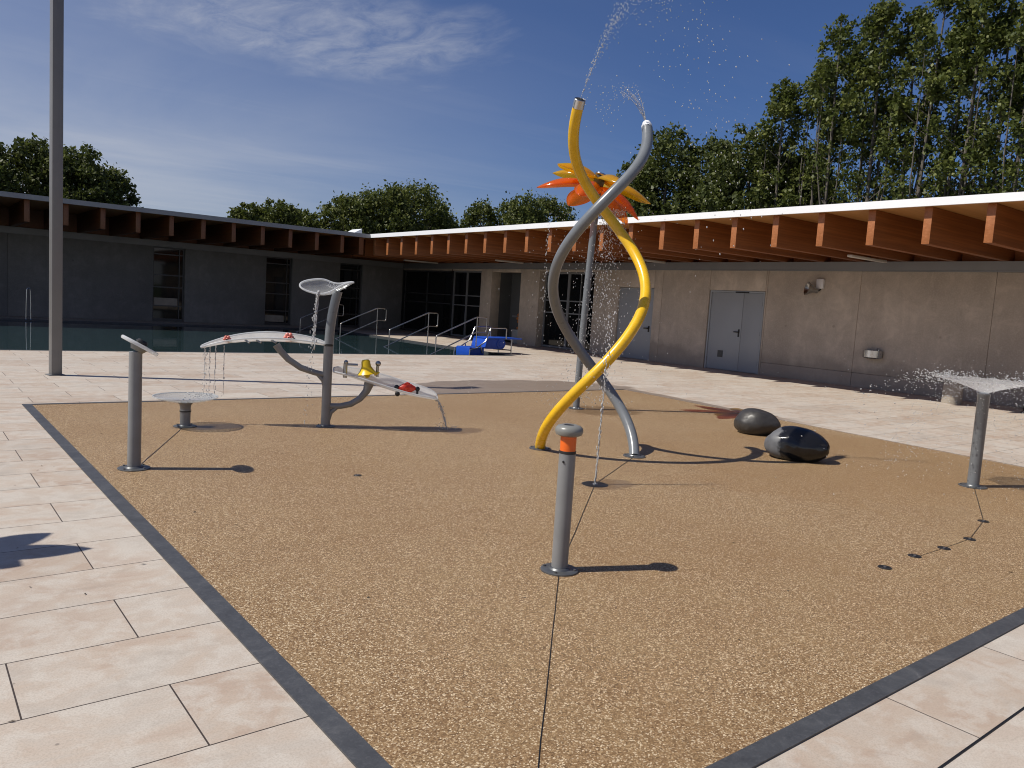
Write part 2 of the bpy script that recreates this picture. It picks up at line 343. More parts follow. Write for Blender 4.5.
# ------------------------------------------------------------------ mesh helpers
class MB:
    def __init__(s): s.bm = bmesh.new()
    def box(s, x0, x1, y0, y1, z0, z1, bevel=0):
        t = bmesh.new() if bevel else s.bm
        v = [t.verts.new((x, y, z)) for x in (x0, x1) for y in (y0, y1) for z in (z0, z1)]
        for f in ((0, 1, 3, 2), (4, 6, 7, 5), (0, 4, 5, 1), (2, 3, 7, 6), (0, 2, 6, 4), (1, 5, 7, 3)):
            t.faces.new([v[i] for i in f])
        if bevel:
            bmesh.ops.bevel(t, geom=t.edges[:], offset=bevel, segments=2, affect='EDGES', profile=.5)
            s.merge(t)
        return s
    def merge(s, t, mat=None):
        mp = {}
        for v in t.verts: mp[v] = s.bm.verts.new(mat @ v.co if mat else v.co)
        for f in t.faces:
            try: nf = s.bm.faces.new([mp[v] for v in f.verts]); nf.smooth = f.smooth
            except ValueError: pass
        t.free()
    def poly(s, pts, z0, z1):
        a = [s.bm.verts.new((p[0], p[1], z0)) for p in pts]; b = [s.bm.verts.new((p[0], p[1], z1)) for p in pts]
        s.bm.faces.new(b); s.bm.faces.new(a[::-1])
        n = len(pts)
        for i in range(n): s.bm.faces.new((a[i], a[(i + 1) % n], b[(i + 1) % n], b[i]))
        return s
    def tube(s, pts, rad, seg=12, cap=True, open_top=False):
        pts = [Vector(p) for p in pts]; n = len(pts)
        rad = rad if isinstance(rad, (list, tuple)) else [rad] * n
        T = []
        for i in range(n):
            a = pts[max(0, i - 1)]; b = pts[min(n - 1, i + 1)]; T.append((b - a).normalized())
        up = Vector((0, 0, 1)) if abs(T[0].z) < .9 else Vector((1, 0, 0))
        u = T[0].cross(up).normalized(); rings = []
        for i in range(n):
            u = (u - T[i] * u.dot(T[i])).normalized(); w = T[i].cross(u)
            rings.append([s.bm.verts.new(pts[i] + (u * math.cos(2 * math.pi * k / seg) + w * math.sin(2 * math.pi * k / seg)) * rad[i]) for k in range(seg)])
        for i in range(n - 1):
            for k in range(seg):
                f = s.bm.faces.new((rings[i][k], rings[i][(k + 1) % seg], rings[i + 1][(k + 1) % seg], rings[i + 1][k])); f.smooth = True
        if cap:
            s.bm.faces.new(rings[0][::-1])
            if not open_top: s.bm.faces.new(rings[-1])
        return s
    def lathe(s, prof, seg=32, mat=None, a0=0, a1=2 * math.pi, smooth=True):
        t = bmesh.new(); full = abs(a1 - a0 - 2 * math.pi) < 1e-4
        cols = seg if full else seg + 1; rings = []
        for r, z in prof:
            if r < 1e-6: rings.append([t.verts.new((0, 0, z))] * cols)
            else: rings.append([t.verts.new((r * math.cos(a0 + (a1 - a0) * k / seg), r * math.sin(a0 + (a1 - a0) * k / seg), z)) for k in range(cols)])
        for i in range(len(prof) - 1):
            for k in range(seg):
                q = [rings[i][k], rings[i][(k + 1) % cols], rings[i + 1][(k + 1) % cols], rings[i + 1][k]]
                u = list(dict.fromkeys(q))
                if len(u) > 2:
                    try: t.faces.new(u).smooth = smooth
                    except ValueError: pass
        s.merge(t, mat); return s
    def ball(s, c, r, sub=2, scale=(1, 1, 1), rot=None):
        t = bmesh.new(); bmesh.ops.create_icosphere(t, subdivisions=sub, radius=r)
        for f in t.faces: f.smooth = True
        m = Matrix.Translation(c) @ (rot.to_4x4() if rot else Matrix()) @ Matrix.Diagonal((*scale, 1))
        s.merge(t, m); return s
    def build(s, name, mat, parent=None, sharp=40, **props):
        bmesh.ops.recalc_face_normals(s.bm, faces=s.bm.faces[:]) if len(s.bm.faces) < 40000 and not props.pop('raw', False) else props.pop('raw', None)
        me = bpy.data.meshes.new(name); s.bm.to_mesh(me); s.bm.free()
        try: me.set_sharp_from_angle(angle=R(sharp))
        except Exception: pass
        o = bpy.data.objects.new(name, me); C.objects.link(o)
        me.materials.append(M[mat] if isinstance(mat, str) else mat)
        if parent: o.parent = parent
        for k, v in props.items(): o[k] = v
        return o

def thing(name, label, cat, loc=(0, 0, 0), rz=0, group=None):
    o = bpy.data.objects.new(name, None); C.objects.link(o); o.empty_display_size = .2
    o.location = loc; o.rotation_euler = (0, 0, rz); o['label'] = label; o['category'] = cat
    if group: o['group'] = group
    return o
def copy_thing(o, loc, label, rz=None, parent=None):
    c = o.copy(); C.objects.link(c)
    if parent: c.parent = parent
    else:
        c.location = loc; c['label'] = label
        if rz is not None: c.rotation_euler = (0, 0, rz)
    for ch in [x for x in o.children]: copy_thing(ch, None, None, None, c)
    return c
def axes(x, y):
    n = Vector((x, y, 0)).normalized(); return Vector((n.y, -n.x, 0)), -n
def smoothstep(a, b, x):
    t = max(0, min(1, (x - a) / (b - a))); return t * t * (3 - 2 * t)

SUNV = Vector((.742, -.315, -1.0))      # horizontal shift of a shadow per metre of height
RT = Vector((.783, -.622, 0)); TOCAM = Vector((-.622, -.783, 0))

# ------------------------------------------------------------------ setting
def frame_sheet(name, mat, x0, x1, y0, y1, z, hole, zt=None, **props):
    hx0, hx1, hy0, hy1 = hole; b = MB(); t = .02
    for a in ((x0, x1, y0, hy0), (x0, x1, hy1, y1), (x0, hx0, hy0, hy1), (hx1, x1, hy0, hy1)):
        vs = [b.bm.verts.new(p) for p in ((a[0], a[2], z), (a[1], a[2], z), (a[1], a[3], z), (a[0], a[3], z))]; b.bm.faces.new(vs)
    return b.build(name, mat, **props)
POOL = (-24., 14.75, 18.62, 31.2)
frame_sheet('ground', 'grass', -900, 900, -900, 900, -.06, POOL, kind='structure')
frame_sheet('paving', 'paving', -26, 19.9, -9, 33.6, 0, POOL, kind='structure')
b = MB(); x0, x1, y0, y1 = POOL
b.box(x0 - .2, x1 + .2, y0 - .2, y1 + .2, -1.5, -1.35)
b.box(x0 - .2, x0 - .001, y0 - .2, y1 + .2, -1.35, -.061); b.box(x1 + .001, x1 + .2, y0 - .2, y1 + .2, -1.35, -.061)
b.box(x0, x1, y0 - .2, y0 - .001, -1.35, -.061); b.box(x0, x1, y1 + .001, y1 + .2, -1.35, -.061)
b.build('pool_floor', 'pool_tile', kind='structure')
b = MB(); vs = [b.bm.verts.new(p) for p in ((x0, y0, -.045), (x1, y0, -.045), (x1, y1, -.045), (x0, y1, -.045))]; b.bm.faces.new(vs)
b.build('pool_water', 'pool_water', kind='structure')
# coping: narrow dark overflow gap round the basin
b = MB(); e = .10
for a in ((x0, x1 + e, y0 - e, y0), (x0, x1 + e, y1, y1 + e), (x1, x1 + e, y0, y1)):
    b.box(a[0], a[1], a[2], a[3], -.05, .004)
b.build('pool_edge', 'slate', kind='structure')

# play surface and its dark stone border
PE = lambda y: 10.14 + .1155 * y
pad = [(1.27, 1.53), (PE(1.53), 1.53), (PE(10.72), 10.72), (1.27, 10.72)]
b = MB(); b.poly(pad, -.02, .005); b.build('play_surface', 'resin', kind='structure')
b = MB()
b.box(1.175, 1.27, 1.44, 10.80, -.02, .0085); b.box(1.27, PE(1.48), 1.44, 1.53, -.02, .0085); b.box(1.27, PE(10.72), 10.72, 10.80, -.02, .0085)
b.build('border_strip', 'slate', kind='structure')
b = MB(); b.poly([(PE(1.44), 1.44), (PE(1.44) + .02, 1.44), (PE(10.8) + .02, 10.8), (PE(10.8), 10.8)], -.02, .010)
b.build('edge_strip', 'steel_strip', kind='structure')
# slot drain line south of the pad
b = MB(); b.box(-3, 14, 1.0655, 1.0745, -.01, .003); b.build('drain_line', 'drain_dark', kind='structure')
# expansion joints cut in the play surface
def joint(pts, w=.008):
    for (ax, ay), (bx, by) in zip(pts, pts[1:]):
        d = Vector((bx - ax, by - ay, 0)).normalized(); n = Vector((-d.y, d.x, 0)) * w / 2
        q = [(ax + n.x, ay + n.y), (ax - n.x, ay - n.y), (bx - n.x, by - n.y), (bx + n.x, by + n.y)]
        jb.poly(q, .0, .0078)
jb = MB()
def wob(a, c, n=14, k=.0012):
    rr = random.Random(3); out = []
    for i in range(n + 1):
        t = i / n; out.append((a[0] + (c[0] - a[0]) * t + rr.uniform(-k, k), a[1] + (c[1] - a[1]) * t + rr.uniform(-k, k)))
    return out
joint(wob((1.45, 1.6), (3.07, 3.3)), .004); joint(wob((3.07, 3.3), (4.88, 4.86)), .005); joint(wob((4.88, 4.86), (6.24, 5.65)), .007)
joint(wob((1.54, 6.84), (2.45, 8.75)), .007); joint(wob((8.55, 3.15), (7.09, 2.51)), .005); joint(wob((7.09, 2.51), (6.36, 2.33)), .004)
joint(wob((6.36, 2.33), (5.9, 2.32), 4), .0018); joint(wob((5.9, 2.32), (5.5, 2.32), 4), .0012)
jb.build('joint_cut', 'drain_dark', kind='structure')

# ------------------------------------------------------------------ building
BX, BY = 19.35, 33.3           # wall faces
EX, EY = 15.3, 29.06           # eave lines
ZB, ZS, ZT = 3.185, 3.885, 4.02  # beam underside, soffit, roof top
bld = thing('pool_building', 'low concrete pool building in an L with white eaves and projecting timber beams', 'building', (BX, BY, 0))
def P_(name, b, mat, parent=bld, **kw):
    o = b.build(name, mat, None, **kw); o.parent = parent
    o.matrix_parent_inverse = Matrix.Translation((-BX, -BY, 0)); return o
def sub(name, b, mat, parent, **kw):     # sub-part whose mesh is in world coordinates
    o = b.build(name, mat, None, **kw); o.parent = parent
    o.matrix_parent_inverse = Matrix(); return o

LW, RW = -26., -10.            # far ends of the two wings
b = MB(); b.box(LW, EX, EY + .02, 44, ZS + .02, ZT - .012); P_('roof', b, 'roofing')
b = MB(); b.box(EX + .02, 34, RW, 44, ZS + .02, ZT - .01); P_('roof', b, 'roofing')
b = MB(); b.box(LW, EX - .005, EY, EY + .06, ZS - .02, ZT); P_('fascia', b, 'fascia_shaded')
b = MB(); b.box(EX - .03, EX + .03, RW, EY + .03, ZS - .006, ZT + .008); P_('fascia', b, 'fascia_white')
b = MB(); b.box(LW, EX + .03, EY + .07, 34, ZS, ZS + .018); P_('soffit', b, 'soffit')
b = MB(); b.box(EX + .04, 20.2, RW, 34, ZS + .002, ZS + .018); P_('soffit', b, 'soffit')
# beams
def beam_x(y):   # runs along x, over the right wing
    b = MB(); b.box(15.43, 20.0, y - .075, y + .075, ZB, ZS - .001, .006); return b
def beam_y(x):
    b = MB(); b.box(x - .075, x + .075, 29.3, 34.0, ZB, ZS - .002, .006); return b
y = 29.0; k = 0
while y > -1.5: P_('beam', beam_x(y), 'glulam_x'); y -= 1.097
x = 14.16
while x > -3: P_('beam', beam_y(x), 'glulam_y_shaded'); x -= 1.083
b = MB(); b.box(14.9, 15.1, 29.3, 34, ZB, ZS - .002); P_('beam', b, 'glulam_y_shaded')
b = MB(); b.box(15.6, 20, 30.1, 30.25, ZB, ZS - .006); P_('beam', b, 'glulam_x')
b = MB(); b.box(15.6, 20, 31.2, 31.35, ZB, ZS - .006); P_('beam', b, 'glulam_x')
# wall-head bands
b = MB(); b.box(BX - .06, BX + .5, RW, BY - .06, 2.975, ZB - .002); b.box(BX - .045, BX + .4, RW, BY - .07, 2.945, 2.972); P_('wall_band', b, 'band_grey')
b = MB(); b.box(LW, BX + .4, BY - .06, BY + .5, 2.975, ZB - .004); b.box(LW, BX + .3, BY - .045, BY + .5, 2.945, 2.972); P_('wall_band', b, 'band_grey')
# timber backing over the band
b = MB(); b.box(BX + .25, BX + .35, RW, BY + .3, ZB, ZS - .008); P_('upper_wall', b, 'glulam_x')
b = MB(); b.box(LW, BX + .2, BY + .25, BY + .35, ZB, ZS - .01); P_('upper_wall', b, 'glulam_y_shaded')
# building mass behind (closes the volume)
b = MB(); b.box(21.4, 33.5, RW, 43.5, 0, ZS); b.box(BX + .62, 21.4, RW, 23.6, 0, ZS - .03); b.box(BX + .62, 21.4, 26.6, 34.2, 0, ZS - .03); P_('inner_wall', b, 'interior')
b = MB(); b.box(LW, BX + .4, BY + .5, 43.5, 0, ZS - .03); P_('inner_wall', b, 'interior')

TH = .46
# right-wing wall panels: [y0,y1,z0,z1]
def panel(y0, y1, z0, z1, mat='wall_warm', x=BX, g=.004):
    b = MB(); b.box(x, BX + TH, y0 + g, y1 - g, z0, z1, .006); P_('wall', b, mat)
for (a, c) in ((10.33, 13.04), (7.2, 10.33), (4.1, 7.2), (1., 4.1), (-2.1, 1.), (-5.2, -2.1), (RW, -5.2)):
    panel(a, c, .362, 2.944); panel(a, c, 0, .356)
panel(13.04, 13.10, 0, 2.944)
panel(13.10, 15.04, 2.365, 2.944)                # over the double door
panel(15.04, 16.9, 0, 2.944); 
panel(17.25, 18.83, 2.365, 2.944)
panel(16.9, 17.25, 0, 2.944)
panel(18.83, 20.05, 0, 2.944, 'pier')
panel(20.05, 23.05, 2.87, 2.944, 'pier'); panel(23.05, 24.19, 0, 2.944, 'pier'); panel(24.19, 26.1, 2.83, 2.944, 'pier')
panel(26.1, 26.86, 0, 2.944, 'pier')
panel(26.86, BY, 2.87, 2.944, 'pier')
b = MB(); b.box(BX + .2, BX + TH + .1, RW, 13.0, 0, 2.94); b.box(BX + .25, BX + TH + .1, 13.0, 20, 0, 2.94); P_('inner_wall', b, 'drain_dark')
# double steel door (recessed 3 cm)
def double_door(y0, ys, y1, xd, zt=2.355):
    d = None
    b = MB(); b.box(xd - .02, xd + .06, y1 - .05, y1, 0, zt); b.box(xd - .02, xd + .06, y0, y0 + .05, 0, zt); b.box(xd - .02, xd + .06, y0 + .05, y1 - .05, zt - .05, zt)
    fr = P_('door_frame', b, 'door_grey')
    for (a, c, act) in ((y0 + .055, ys - .004, False), (ys + .004, y1 - .055, True)):
        b = MB(); b.box(xd, xd + .05, a, c, .012, zt - .055, .006); dl = P_('door', b, 'door_grey')
        if act:
            h = MB(); h.tube([(xd, ys + .07, 1.16), (xd - .055, ys + .07, 1.16), (xd - .06, ys + .21, 1.16)], .016, 8); h.box(xd - .012, xd - .001, ys + .045, ys + .095, 1.02, 1.24)
            sub('handle', h, 'rubber_black', dl)
            v = MB(); v.box(xd - .012, xd - .001, y1 - .62, y1 - .44, .38, .58)
            for i in range(5): v.box(xd - .018, xd - .012, y1 - .61, y1 - .45, .40 + i * .035, .415 + i * .035)
            sub('vent', v, 'frame_dark', dl)
    for (yy, zz) in ((y1 - .052, .3), (y1 - .052, 1.15), (y1 - .052, 2.0), (y0 + .052, .3), (y0 + .052, 1.15), (y0 + .052, 2.0)):
        b = MB(); b.tube([(xd - .012, yy, zz - .06), (xd - .012, yy, zz + .06)], .012, 8); P_('hinge', b, 'frame_grey')
    b = MB(); b.box(xd - .035, xd - .002, ys - .18, ys + .28, zt - .055, zt - .02); P_('door_closer', b, 'rubber_black')
double_door(13.12, 13.83, 15.02, BX + .045)
b = MB(); b.box(BX + .06, BX + .12, 17.25, 18.83, .01, 2.355, .006); dl = P_('door', b, 'door_grey')
h = MB(); h.tube([(BX + .06, 17.4, 1.05), (BX, 17.4, 1.05), (BX - .01, 17.56, 1.05)], .02, 8); h.box(BX + .045, BX + .058, 17.37, 17.43, .93, 1.13); sub('handle', h, 'rubber_black', dl)

# glazed fronts: mullions, transoms, panes
def glazing(axis, c, a0, a1, z0, z1, mull, trans, mat='frame_grey', fw=.07, name='window'):
    """frame in the plane axis=c between a0..a1; mull: list of (pos,width); trans: list of z"""
    b = MB()
    def bx(p0, p1, q0, q1, d0=-.03, d1=.05):
        if axis == 'x': b.box(c + d0, c + d1, p0, p1, q0, q1)
        else: b.box(p0, p1, c + d0, c + d1, q0, q1)
    bx(a0, a0 + fw, z0, z1); bx(a1 - fw, a1, z0, z1)
    bx(a0 + fw, a1 - fw, z1 - fw, z1, -.028, .048); bx(a0 + fw, a1 - fw, z0, z0 + fw, -.028, .048)
    for (p, w) in mull: bx(p - w / 2, p + w / 2, z0 + fw, z1 - fw, -.026, .046)
    for z in trans: bx(a0 + fw, a1 - fw, z - .022, z + .022, -.018, .04)
    f = P_(name, b, mat)
    g = MB()
    if axis == 'x': g.box(c + .012, c + .03, a0 + .02, a1 - .02, z0 + .02, z1 - .02)
    else: g.box(a0 + .02, a1 - .02, c + .012, c + .03, z0 + .02, z1 - .02)
    sub('pane', g, 'glass', f); return f
glazing('x', BX + .33, 20.05, 23.05, .02, 2.865, [(21.70, .12), (21.05, .03)], [1.80, 1.34], name='glass_door')
glazing('x', BX + .10, 26.88, 29.02, .02, 2.865, [(27.98, .10)], [1.80, 1.38], name='glass_door')
glazing('x', BX + .10, 29.08, 33.25, .02, 2.865, [(31.2, .06)], [1.80, 1.40], 'frame_dark')
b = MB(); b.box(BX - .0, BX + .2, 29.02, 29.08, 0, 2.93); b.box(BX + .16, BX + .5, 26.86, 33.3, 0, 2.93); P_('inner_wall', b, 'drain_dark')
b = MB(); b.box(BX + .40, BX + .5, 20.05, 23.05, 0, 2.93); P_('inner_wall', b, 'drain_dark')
# open doorway niche: grey inner door, dark side
b = MB(); b.box(BX + 1.05, BX + 1.10, 25.0, 26.55, 0, 2.9); b.box(BX + TH, BX + 1.05, 26.1, 26.16, 0, 2.9); P_('door', b, 'interior')
b = MB(); b.box(BX + 1.02, BX + 1.049, 25.4, 25.9, 1.02, 1.10); P_('push_bar', b, 'frame_grey')

# left-wing walls with three tall windows
wins = [(8.05, 9.25), (12.6, 13.76), (16.05, 17.18)]
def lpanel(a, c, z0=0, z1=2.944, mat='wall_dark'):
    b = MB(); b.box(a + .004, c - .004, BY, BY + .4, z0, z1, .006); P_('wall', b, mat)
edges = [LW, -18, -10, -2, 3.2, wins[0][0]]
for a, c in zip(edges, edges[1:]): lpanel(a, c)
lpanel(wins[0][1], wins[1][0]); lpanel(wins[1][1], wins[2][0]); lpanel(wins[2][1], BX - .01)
for (a, c) in wins:
    glazing('y', BY + .16, a, c, .06, 2.94, [(c - .18, .03)], [2.66, 1.84, 1.36, .62], 'frame_dark', .05)
    b = MB(); b.box(a, c, BY + .05, BY + .4, .0, .058); P_('window_sill', b, 'frame_dark')
# pale blind strip behind the first two windows
b = MB(); b.box(8.12, 9.02, BY + .150, BY + .168, .62, .93); P_('blind', b, 'bin_stone')
b = MB(); b.box(12.66, 13.5, BY + .150, BY + .168, .14, .42); P_('blind', b, 'bin_stone')
# skylight on the roof near the inner corner
b = MB(); q = [b.bm.verts.new(p) for p in ((15.95, 33, 4.03), (16.9, 33, 4.03), (16.9, 33, 4.56), (15.95, 34, 4.03), (16.9, 34, 4.03), (16.9, 34, 4.56))]
for f in ((0, 1, 2), (3, 5, 4), (0, 2, 5, 3), (1, 4, 5, 2), (0, 3, 4, 1)): b.bm.faces.new([q[i] for i in f])
P_('skylight', b, 'skylight')
# tube lights under the beams
for (xa, xb, yy) in ((17.3, 18.95, 9.58), (17.3, 19.0, 29.75), (17.7, 19.0, 23.7), (17.4, 19.0, 16.6)):
    b = MB(); b.box(xa, xb, yy - .06, yy + .06, ZB - .06, ZB - .004, .01); P_('strip_light', b, 'tube_light')

# things on / at the wall
t = thing('wall_speaker', 'small white box and metal horn speaker high on the concrete wall', 'speaker', (BX, 11.42, 2.43))
b = MB(); b.box(-.09, -.002, -.10, .10, .05, .30, .01); b.build('speaker_box', 'fascia_white', t)
b = MB(); b.lathe([(0, 0), (.05, 0), (.06, .08), (.13, .2), (.135, .22), (.12, .215), (.045, .1), (0, .09)], 20, Matrix.Translation((-.10, .03, -.02)) @ Matrix.Scale(1.35, 4) @ Matrix.Rotation(R(-75), 4, 'Y') @ Matrix.Rotation(R(-40), 4, 'X')); b.build('horn', 'chrome_dull', t)
b = MB(); b.tube([(-.001, 0, .03), (-.08, 0, .0), (-.10, .04, -.03)], .018, 8); b.build('bracket', 'rubber_black', t)

t = thing('drinking_fountain', 'round steel drinking basin fixed low on the concrete wall', 'fountain', (BX, 9.78, .80))
b = MB(); b.lathe([(.02, -.03), (.19, -.03), (.22, .0), (.225, .17), (.2, .175), (.18, .05), (.0, .03)], 24, Matrix.Translation((-.10, 0, 0)) @ Matrix.Diagonal((1, 1.05, 1, 1))); b.build('basin', 'steel', t)
b = MB(); b.box(-.10, -.002, -.22, .22, -.01, .16, .01); b.build('bracket', 'chrome_dull', t)
b = MB(); b.tube([(-.05, -.12, .15), (-.05, -.12, .21), (-.09, -.10, .215)], .016, 8); b.build('spout', 'steel', t)

t = thing('planter', 'squat pale stone planter standing on the paving by the concrete wall', 'planter', (18.22, 7.38, 0))
b = MB(); b.lathe([(0, 0), (.2, 0), (.205, .02), (.185, .46), (.175, .475), (.155, .46), (.16, .4), (0, .39)], 28); b.build('pot', 'bin_stone', t)
b = MB(); b.lathe([(0, .42), (.157, .405)], 20); b.build('soil', 'rubber_black', t)

t = thing('bollard_stub', 'dark short post standing on the shaded paving at the right edge', 'post', (18.25, 5.93, 0))
b = MB(); b.lathe([(0, 0), (.11, 0), (.11, .012), (.062, .02), (.06, .72), (.075, .74), (.07, .80), (0, .82)], 20); b.build('shaft', 'rubber_black', t)

t = thing('storage_crate', 'grey crate with orange towels just inside the open doorway', 'crate', (BX + .3, 24.42, 0))
b = MB(); b.box(-.22, .22, -.2, .25, .0, .55, .015); b.box(-.235, .235, -.215, .265, .5, .56, .01); b.build('box', 'cardboard', t)
b = MB()
for i in range(5): b.ball((random.uniform(-.1, .1), random.uniform(-.1, .12), .62 + i * .13), .13, 2, (1, .9, .62))
b.build('towel', 'cloth_orange', t)

# ------------------------------------------------------------------ posts and toys
def flange(t, r=.11, r2=.07, name='base_flange'):
    b = MB(); b.lathe([(0, .0), (r, .0), (r, .008), (r - .008, .012), (r2, .013), (r2 - .008, .024), (0, .024)], 32)
    for k in range(4):
        a = k * math.pi / 2 + .6; b.lathe([(0, .012), (.009, .012), (.009, .02), (0, .021)], 8, Matrix.Translation((math.cos(a) * (r - .02), math.sin(a) * (r - .02), 0)))
    return b.build(name, 'flange_metal', t)
Z0 = .005
# near bollard
t = thing('spray_bollard', 'grey spray bollard with mushroom cap and orange ring, nearest the camera', 'bollard', (3.07, 3.3, Z0))
flange(t, .112, .066)
b = MB(); b.lathe([(.049, .01), (.049, .703), (.045, .705), (0, .705)], 32); b.build('post', 'post_grey', t)
b = MB(); b.lathe([(.0455, .703), (.05, .705), (.05, .719), (.0455, .721)], 32); b.build('seal_ring', 'rubber_black', t)
b = MB(); b.lathe([(.0, .72), (.0465, .72), (.047, .82), (0, .82)], 32); b.build('colour_ring', 'ring_orange', t)
b = MB(); b.lathe([(.03, .806), (.058, .807), (.076, .816), (.083, .834), (.080, .853), (.068, .866), (.046, .873), (.032, .872), (.03, .865), (0, .864)], 40); b.build('cap', 'head_grey', t)
b = MB(); b.lathe([(0, .8665), (.026, .8665), (.026, .871), (0, .872)], 20); b.build('nozzle', 'rubber_black', t)
b = MB(); b.lathe([(0, 0), (.007, 0), (.006, .006), (0, .007)], 8, Matrix.Translation((-.045, -.02, .66)) @ Matrix.Rotation(R(-90), 4, 'Y')); b.build('button', 'rubber_black', t)

# left post with tilted clear disc
RT, TOCAM = axes(1.54, 6.88)
t = thing('spray_post', 'grey spray post topped by a tilted clear round disc', 'spray post', (1.54, 6.88, Z0))
flange(t, .125, .075)
b = MB(); b.lathe([(.052, .01), (.050, .97), (0, .97)], 32)
b.build('post', 'post_grey', t)
Mx = Matrix.Translation(RT * .03 + Vector((0, 0, 1.02))) @ Matrix.Rotation(R(5), 4, -RT) @ Matrix.Rotation(R(29), 4, -TOCAM)
b = MB(); b.lathe([(0, -.014), (.150, -.014), (.157, -.005), (.157, .008), (.150, .014), (0, .014)], 40, Mx); b.build('disc', 'acrylic_rim', t)
b = MB(); b.lathe([(0, .014), (.045, .014), (.05, .03), (.035, .05), (0, .052)], 20, Mx); b.build('knob', 'rubber_black', t)
b = MB(); b.lathe([(.03, -.05), (.05, -.05), (.07, -.015), (.03, -.015)], 20, Mx); b.build('socket', 'head_grey', t)

# low bowl fed by the trough
t = thing('splash_bowl', 'low grey pedestal with a wide clear bowl catching falling water', 'bowl', (2.47, 8.77, Z0))
flange(t, .12, .07)
b = MB(); b.lathe([(.054, .01), (.054, .168), (.058, .17), (.058, .185), (.054, .187), (.060, .24), (.085, .268), (0, .268)], 32); b.build('pedestal', 'post_grey', t)
b = MB(); b.lathe([(.0555, .163), (.06, .165), (.06, .176), (.0555, .178)], 32); b.build('seal_ring', 'rubber_black', t)
b = MB(); prof = [(0, .27), (.10, .272), (.2, .286), (.28, .306), (.325, .328)]
b.lathe(prof + [(r, z + .008) for r, z in prof[::-1]], 48); bowl = b.build('bowl', 'acrylic', t)
b = MB(); b.lathe([(.32, .326), (.333, .326), (.334, .338), (.321, .338), (.32, .326)], 48); b.build('rim', 'acrylic_rim', bowl)
for k in range(8):
    b = MB(); a = k * .785; b.ball((math.cos(a) * .085, math.sin(a) * .085, .282), .011, 1); b.build('bolt', 'steel', t)

# trough toy ---------------------------------------------------------
def trough(t, pts, wmax, roll, depth, name='trough', power=.7, tipw=.25, pull=None):
    pts = [Vector(p) for p in pts]; n = 25
    def cat(u):
        u *= len(pts) - 1; i = min(int(u), len(pts) - 2); f = u - i
        p0, p1, p2, p3 = pts[max(0, i - 1)], pts[i], pts[i + 1], pts[min(len(pts) - 1, i + 2)]
        return .5 * ((2 * p1) + (p2 - p0) * f + (2 * p0 - 5 * p1 + 4 * p2 - p3) * f * f + (3 * p1 - p0 - 3 * p2 + p3) * f ** 3)
    b = MB(); m = 9; grid = []; el, er = [], []
    for i in range(n):
        u = i / (n - 1); c = cat(u); T = (cat(min(1, u + .02)) - cat(max(0, u - .02))).normalized()
        S = T.cross(Vector((0, 0, 1))).normalized()
        if S.dot(TOCAM) < 0: S = -S
        Nn = Vector((0, 0, 1)) - T * T.z; Nn.normalize()
        S2 = S * math.cos(roll) - Nn * math.sin(roll); N2 = Nn * math.cos(roll) + S * math.sin(roll)
        w = wmax * max(.10, math.sin(math.pi * (.06 + .88 * u)) ** power)
        row = []
        for j in range(m):
            v = -1 + 2 * j / (m - 1); row.append(c + S2 * (v * w) + N2 * (depth * (w / wmax) * v * v))
        grid.append(row); el.append(row[0]); er.append(row[-1])
    V = [[b.bm.verts.new(p) for p in r] for r in grid]
    for i in range(n - 1):
        for j in range(m - 1): b.bm.faces.new((V[i][j], V[i + 1][j], V[i + 1][j + 1], V[i][j + 1])).smooth = True
    o = b.build(name, 'acrylic_milky', t)
    md = o.modifiers.new('thick', 'SOLIDIFY'); md.thickness = .010
    loop = el + er[::-1] + [el[0]]
    r = MB(); r.tube(loop, .0075, 8, cap=False); r.build('rim', 'acrylic_rim', o)
    return o, grid

TB = Vector((3.91, 8.34, Z0)); RT, TOCAM = axes(3.91, 8.34)
t = thing('water_toy', 'grey water play post with a scoop on top and two clear troughs on arms', 'water toy', TB)
flange(t, .11, .07)
b = MB(); pp = [(0, 0, .01), (0, 0, .35), (0.0, 0, .95)]; b.tube(pp, .053, 24); b.build('post', 'post_grey', t)
b = MB(); b.lathe([(.05, .935), (.056, .937), (.056, .962), (.05, .964)], 24); b.build('seal_ring', 'rubber_black', t)
b = MB(); q = [Vector((0, 0, .96)) + RT * (.005 + .075 * (i / 8) ** 2) + Vector((0, 0, .61 * i / 8)) for i in range(9)]; b.tube(q, .053, 24); b.build('upper_post', 'pipe_grey', t)
def loc(u, z, d=0): return RT * u + TOCAM * d + Vector((0, 0, z))
# teardrop scoop on top
b = MB(); n = 48; ringn = 8
def scoop_pt(a, q):
    u0 = math.cos(a); v0 = math.sin(a)
    hw = .165 * (.5 * (1 - u0)) ** .55 * (1 if u0 < 0 else 1) + .022 * (1 - u0 * u0) ** .5
    u = -.045 + .295 * u0 * q; v = v0 * q * (.112 * (1 - smoothstep(-.3, .95, u0 * q)) + .032)
    ro = R(29) * (1 - smoothstep(-.2, .9, u0 * q)) + R(8)
    z = .075 * q * q - .055 * (1 - smoothstep(.1, 1, u0 * q)) + .012 * smoothstep(0, 1, u0 * q)
    return RT * (u + .0) + TOCAM * (v * math.cos(ro) + z * math.sin(ro)) + Vector((0, 0, 1.595 + z * math.cos(ro) - v * math.sin(ro)))
cen = b.bm.verts.new(scoop_pt(0, 0.0001)); prev = None; rim = []
for k in range(1, ringn + 1):
    cur = [b.bm.verts.new(scoop_pt(2 * math.pi * i / n, k / ringn)) for i in range(n)]
    for i in range(n):
        f = b.bm.faces.new((cen, cur[i], cur[(i + 1) % n])) if prev is None else b.bm.faces.new((prev[i], cur[i], cur[(i + 1) % n], prev[(i + 1) % n]))
        f.smooth = True
    prev = cur
rim = [v.co.copy() for v in prev]
